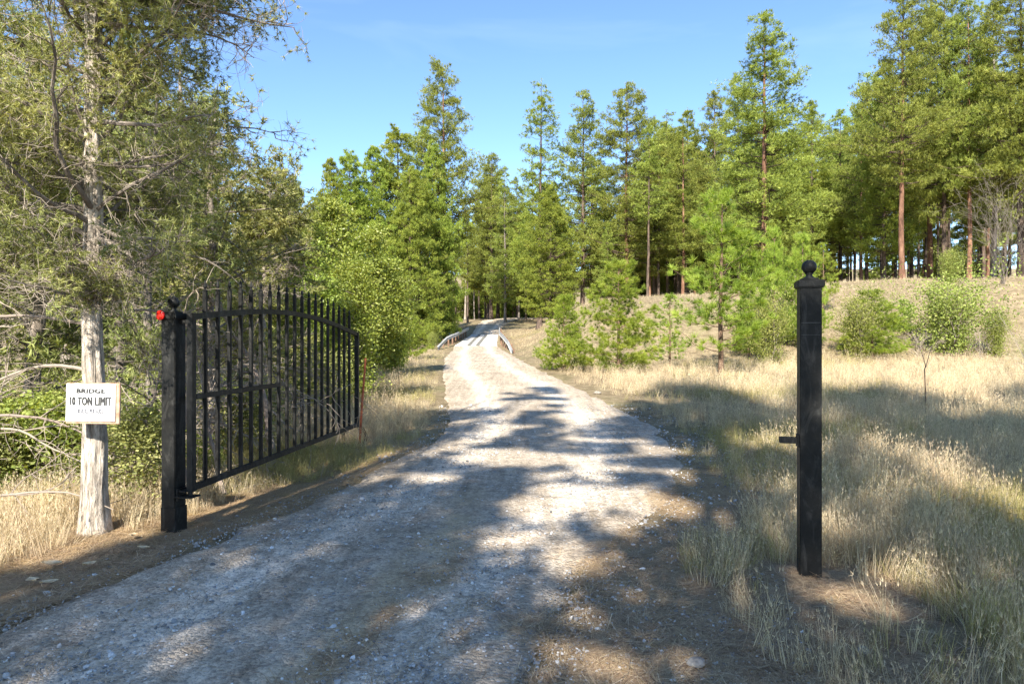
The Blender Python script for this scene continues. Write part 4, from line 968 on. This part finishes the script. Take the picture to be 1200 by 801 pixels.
Pz = np.stack([x, y, hbase(x, y) - .02], -1); tl = rg.normal(size=(len(x), 2)) * np.where(rg.uniform(size=len(x)) < .25, .5, .18)[:, None]; rz_ = rg.uniform(0, 6.28, len(x))
scatter('dry_grass', DRY, Pz[~isg], rz_[~isg], sc[~isg], tl[~isg], 'tall straw coloured dry grass in the field and along the verges', 'grass')
scatter('green_grass', GRN, Pz[isg], rz_[isg], sc[isg], tl[isg], 'half green grass tufts among the dry grass', 'grass')
# pebbles
def pebble(seed):
    import bmesh
    bm = bmesh.new(); bmesh.ops.create_icosphere(bm, subdivisions=1, radius=1); rg_ = np.random.default_rng(seed)
    V = np.array([v.co[:] for v in bm.verts]) * rg_.uniform(.7, 1.25, (len(bm.verts), 1)) * [1, .8, .55]; F_ = np.array([[v.index for v in f.verts] for f in bm.faces]); bm.free(); return [(V, F_, .2 + .15 * (seed % 5))]
PB = [proto('pebble_kind_%s' % 'abcde'[k], pebble(k), M['pebble']) for k in range(5)]
n = 70000; x, y = cam_pts(n, 2.6, 16, rg); i_ = inroad(x, y)
ok = (i_ > -.15) | ((x > 0) & (x - xr(y) < 1.3) & (rg.uniform(size=n) < .5)) | ((x < 0) & (i_ > -.5) & (rg.uniform(size=n) < .1))
cl = fbm(x * 1.6 + 3, y * 1.6); qq = (x - xl(y)) / (xr(y) - xl(y)); cl = cl - .16 * (np.exp(-((qq - .27) / .08) ** 2) + np.exp(-((qq - .70) / .08) ** 2)); ok &= rg.uniform(size=n) < .25 + 1.2 * sm(.36, .66, cl)
x, y = x[ok], y[ok]; s_ = np.exp(rg.normal(size=len(x)) * .45) * .0062 * np.interp(y, [3, 14], [1, 1.7])
roadz = hbase(x, y) + .02 * sm(0, 1.2, inroad(x, y)) + .008
scatter('gravel', PB, np.stack([x, y, roadz], -1), rg.uniform(0, 6.28, len(x)), s_, rg.normal(size=(len(x), 2)) * .4, 'loose grey gravel chips lying on the track', 'gravel')
# fallen needles
def bundle(seed):
    rg_ = np.random.default_rng(seed); K = 9; c = rg_.normal(size=(K, 3)) * [.07, .07, .004]; a_ = rg_.uniform(0, 3.14) + rg_.normal(size=K) * .55
    ln = rg_.uniform(.05, .10, K)[:, None]; d = np.stack([np.cos(a_), np.sin(a_), rg_.normal(size=K) * .05], -1); s = np.stack([-d[:, 1], d[:, 0], 0 * a_], -1)
    wv = .0013; bend = s * ln * rg_.normal(size=(K, 1)) * .2
    V = np.stack([c - d * ln - s * wv, c - d * ln + s * wv, c + bend + s * wv, c + bend - s * wv, c + d * ln + s * wv * .3, c + d * ln - s * wv * .3], 1).reshape(-1, 3)
    i = np.arange(K) * 6; F_ = np.concatenate([np.stack([i, i + 1, i + 2, i + 3], -1), np.stack([i + 3, i + 2, i + 4, i + 5], -1)])
    return [(V, F_, np.repeat(np.clip(rg_.normal(size=K) * .25 + .5, 0, 1), 6))]
NB = [proto('needle_kind_%s' % 'abcd'[k], bundle(k + 5), M['litter_needle']) for k in range(4)]
n = 60000; x, y = cam_pts(n, 2.5, 11, rg); lm = litter_mask(x, y)
ok = rg.uniform(size=n) < .02 + .98 * sm(.15, .75, lm)
x, y = x[ok], y[ok]; zz = hbase(x, y) + np.where(inroad(x, y) > 0, .024, .006)
scatter('pine_needle_litter', NB, np.stack([x, y, zz], -1), rg.uniform(0, 6.28, len(x)), rg.uniform(.7, 1.2, len(x)), rg.normal(size=(len(x), 2)) * .06, 'brown fallen pine needles covering the edges of the track', 'pine needles')

# fallen leaves and stones
def dry_leaf(x, y, s, rz, lab):
    K = 7; t = np.linspace(0, 1, K); w_ = np.sin(t * math.pi) ** .8 * .32; zc = .25 * (t - .5) ** 2 + .02
    V = np.concatenate([[[a_ - .5, -b_, c_ + .1], [a_ - .5, 0, c_], [a_ - .5, b_, c_ + .07]] for a_, b_, c_ in zip(t, w_, zc)]) * s
    F_ = [[i * 3 + j, i * 3 + j + 3, i * 3 + j + 4, i * 3 + j + 1] for i in range(K - 1) for j in range(2)]
    tag(obj('fallen_leaf', mesh('fallen_leaf', [(V, np.array(F_), .5)]), M['leaf_dry'], None, (x, y, gz(x, y) + .045), (.1, .1, rz)), lab, 'leaf', 'dry leaves on the left verge')
for (px, py, s, rz, lab) in ((60, 668, .13, .3, 'dry curled leaf on the left verge below the sign tree'), (104, 668, .11, 1.2, 'dry leaf close to the gravel edge, right of the first'), (38, 688, .12, 2.5, 'dry leaf lower left on the verge'), (57, 690, .11, .9, 'pointed dry leaf beside the lower left one'), (168, 648, .09, .2, 'dry leaf near the foot of the left gate post'), (155, 634, .10, 1.9, 'brown curled leaf between trunk and gate post')):
    D = 1.6 * 800 / (py - 400); dry_leaf(at(px, D), D, s, rz, lab)
def stone(x, y, s, fl, seed, lab):
    import bmesh
    bm = bmesh.new(); bmesh.ops.create_icosphere(bm, subdivisions=3, radius=1)
    for v in bm.verts:
        f = 1 + .35 * (float(vnoise(v.co.x * 2 + seed, v.co.y * 2 + v.co.z * 1.5)) - .5) + .12 * (float(vnoise(v.co.x * 6 + seed, v.co.y * 6 + v.co.z * 5)) - .5)
        v.co = (v.co.x * s * f, v.co.y * s * .75 * f, v.co.z * s * fl * f)
    me = bpy.data.meshes.new('stone'); bm.to_mesh(me); bm.free()
    tag(obj('stone', me, M['rock'], None, (x, y, gz(x, y) + .02 + s * fl * .2), (0, 0, seed)), lab, 'stone')
for (px, py, s, fl, lab) in ((816, 779, .055, .35, 'flat tan stone in the needle litter near the bottom edge'), (700, 470, .10, .5, 'small stone at the right edge of the track'), (884, 642, .045, .6, 'pale stone left of the foot of the right post'), (1012, 772, .035, .7, 'white stone in the grass right of the needle patch'), (884, 648, .02, .6, 'tiny pebble beside the pale stone'), (590, 655, .012, .5, 'tiny white chip on the wheel track')):
    D = 1.6 * 800 / (py - 400); stone(at(px, D), D, s, fl, px % 7, lab)
tm_ = empty('tree_stump', (at(632, 66), 66, gz(at(632, 66), 66))); tag(tm_, 'weathered low stump beneath the bushy pine right of the bridge', 'stump')
obj('stump_body', smooth(mesh('stump_body', [lathe([(.42, -.1), (.34, .15), (.27, .5), (.25, .8), (.24, .82), (.01, .80)], 12)])), M['bark_dark'], tm_)
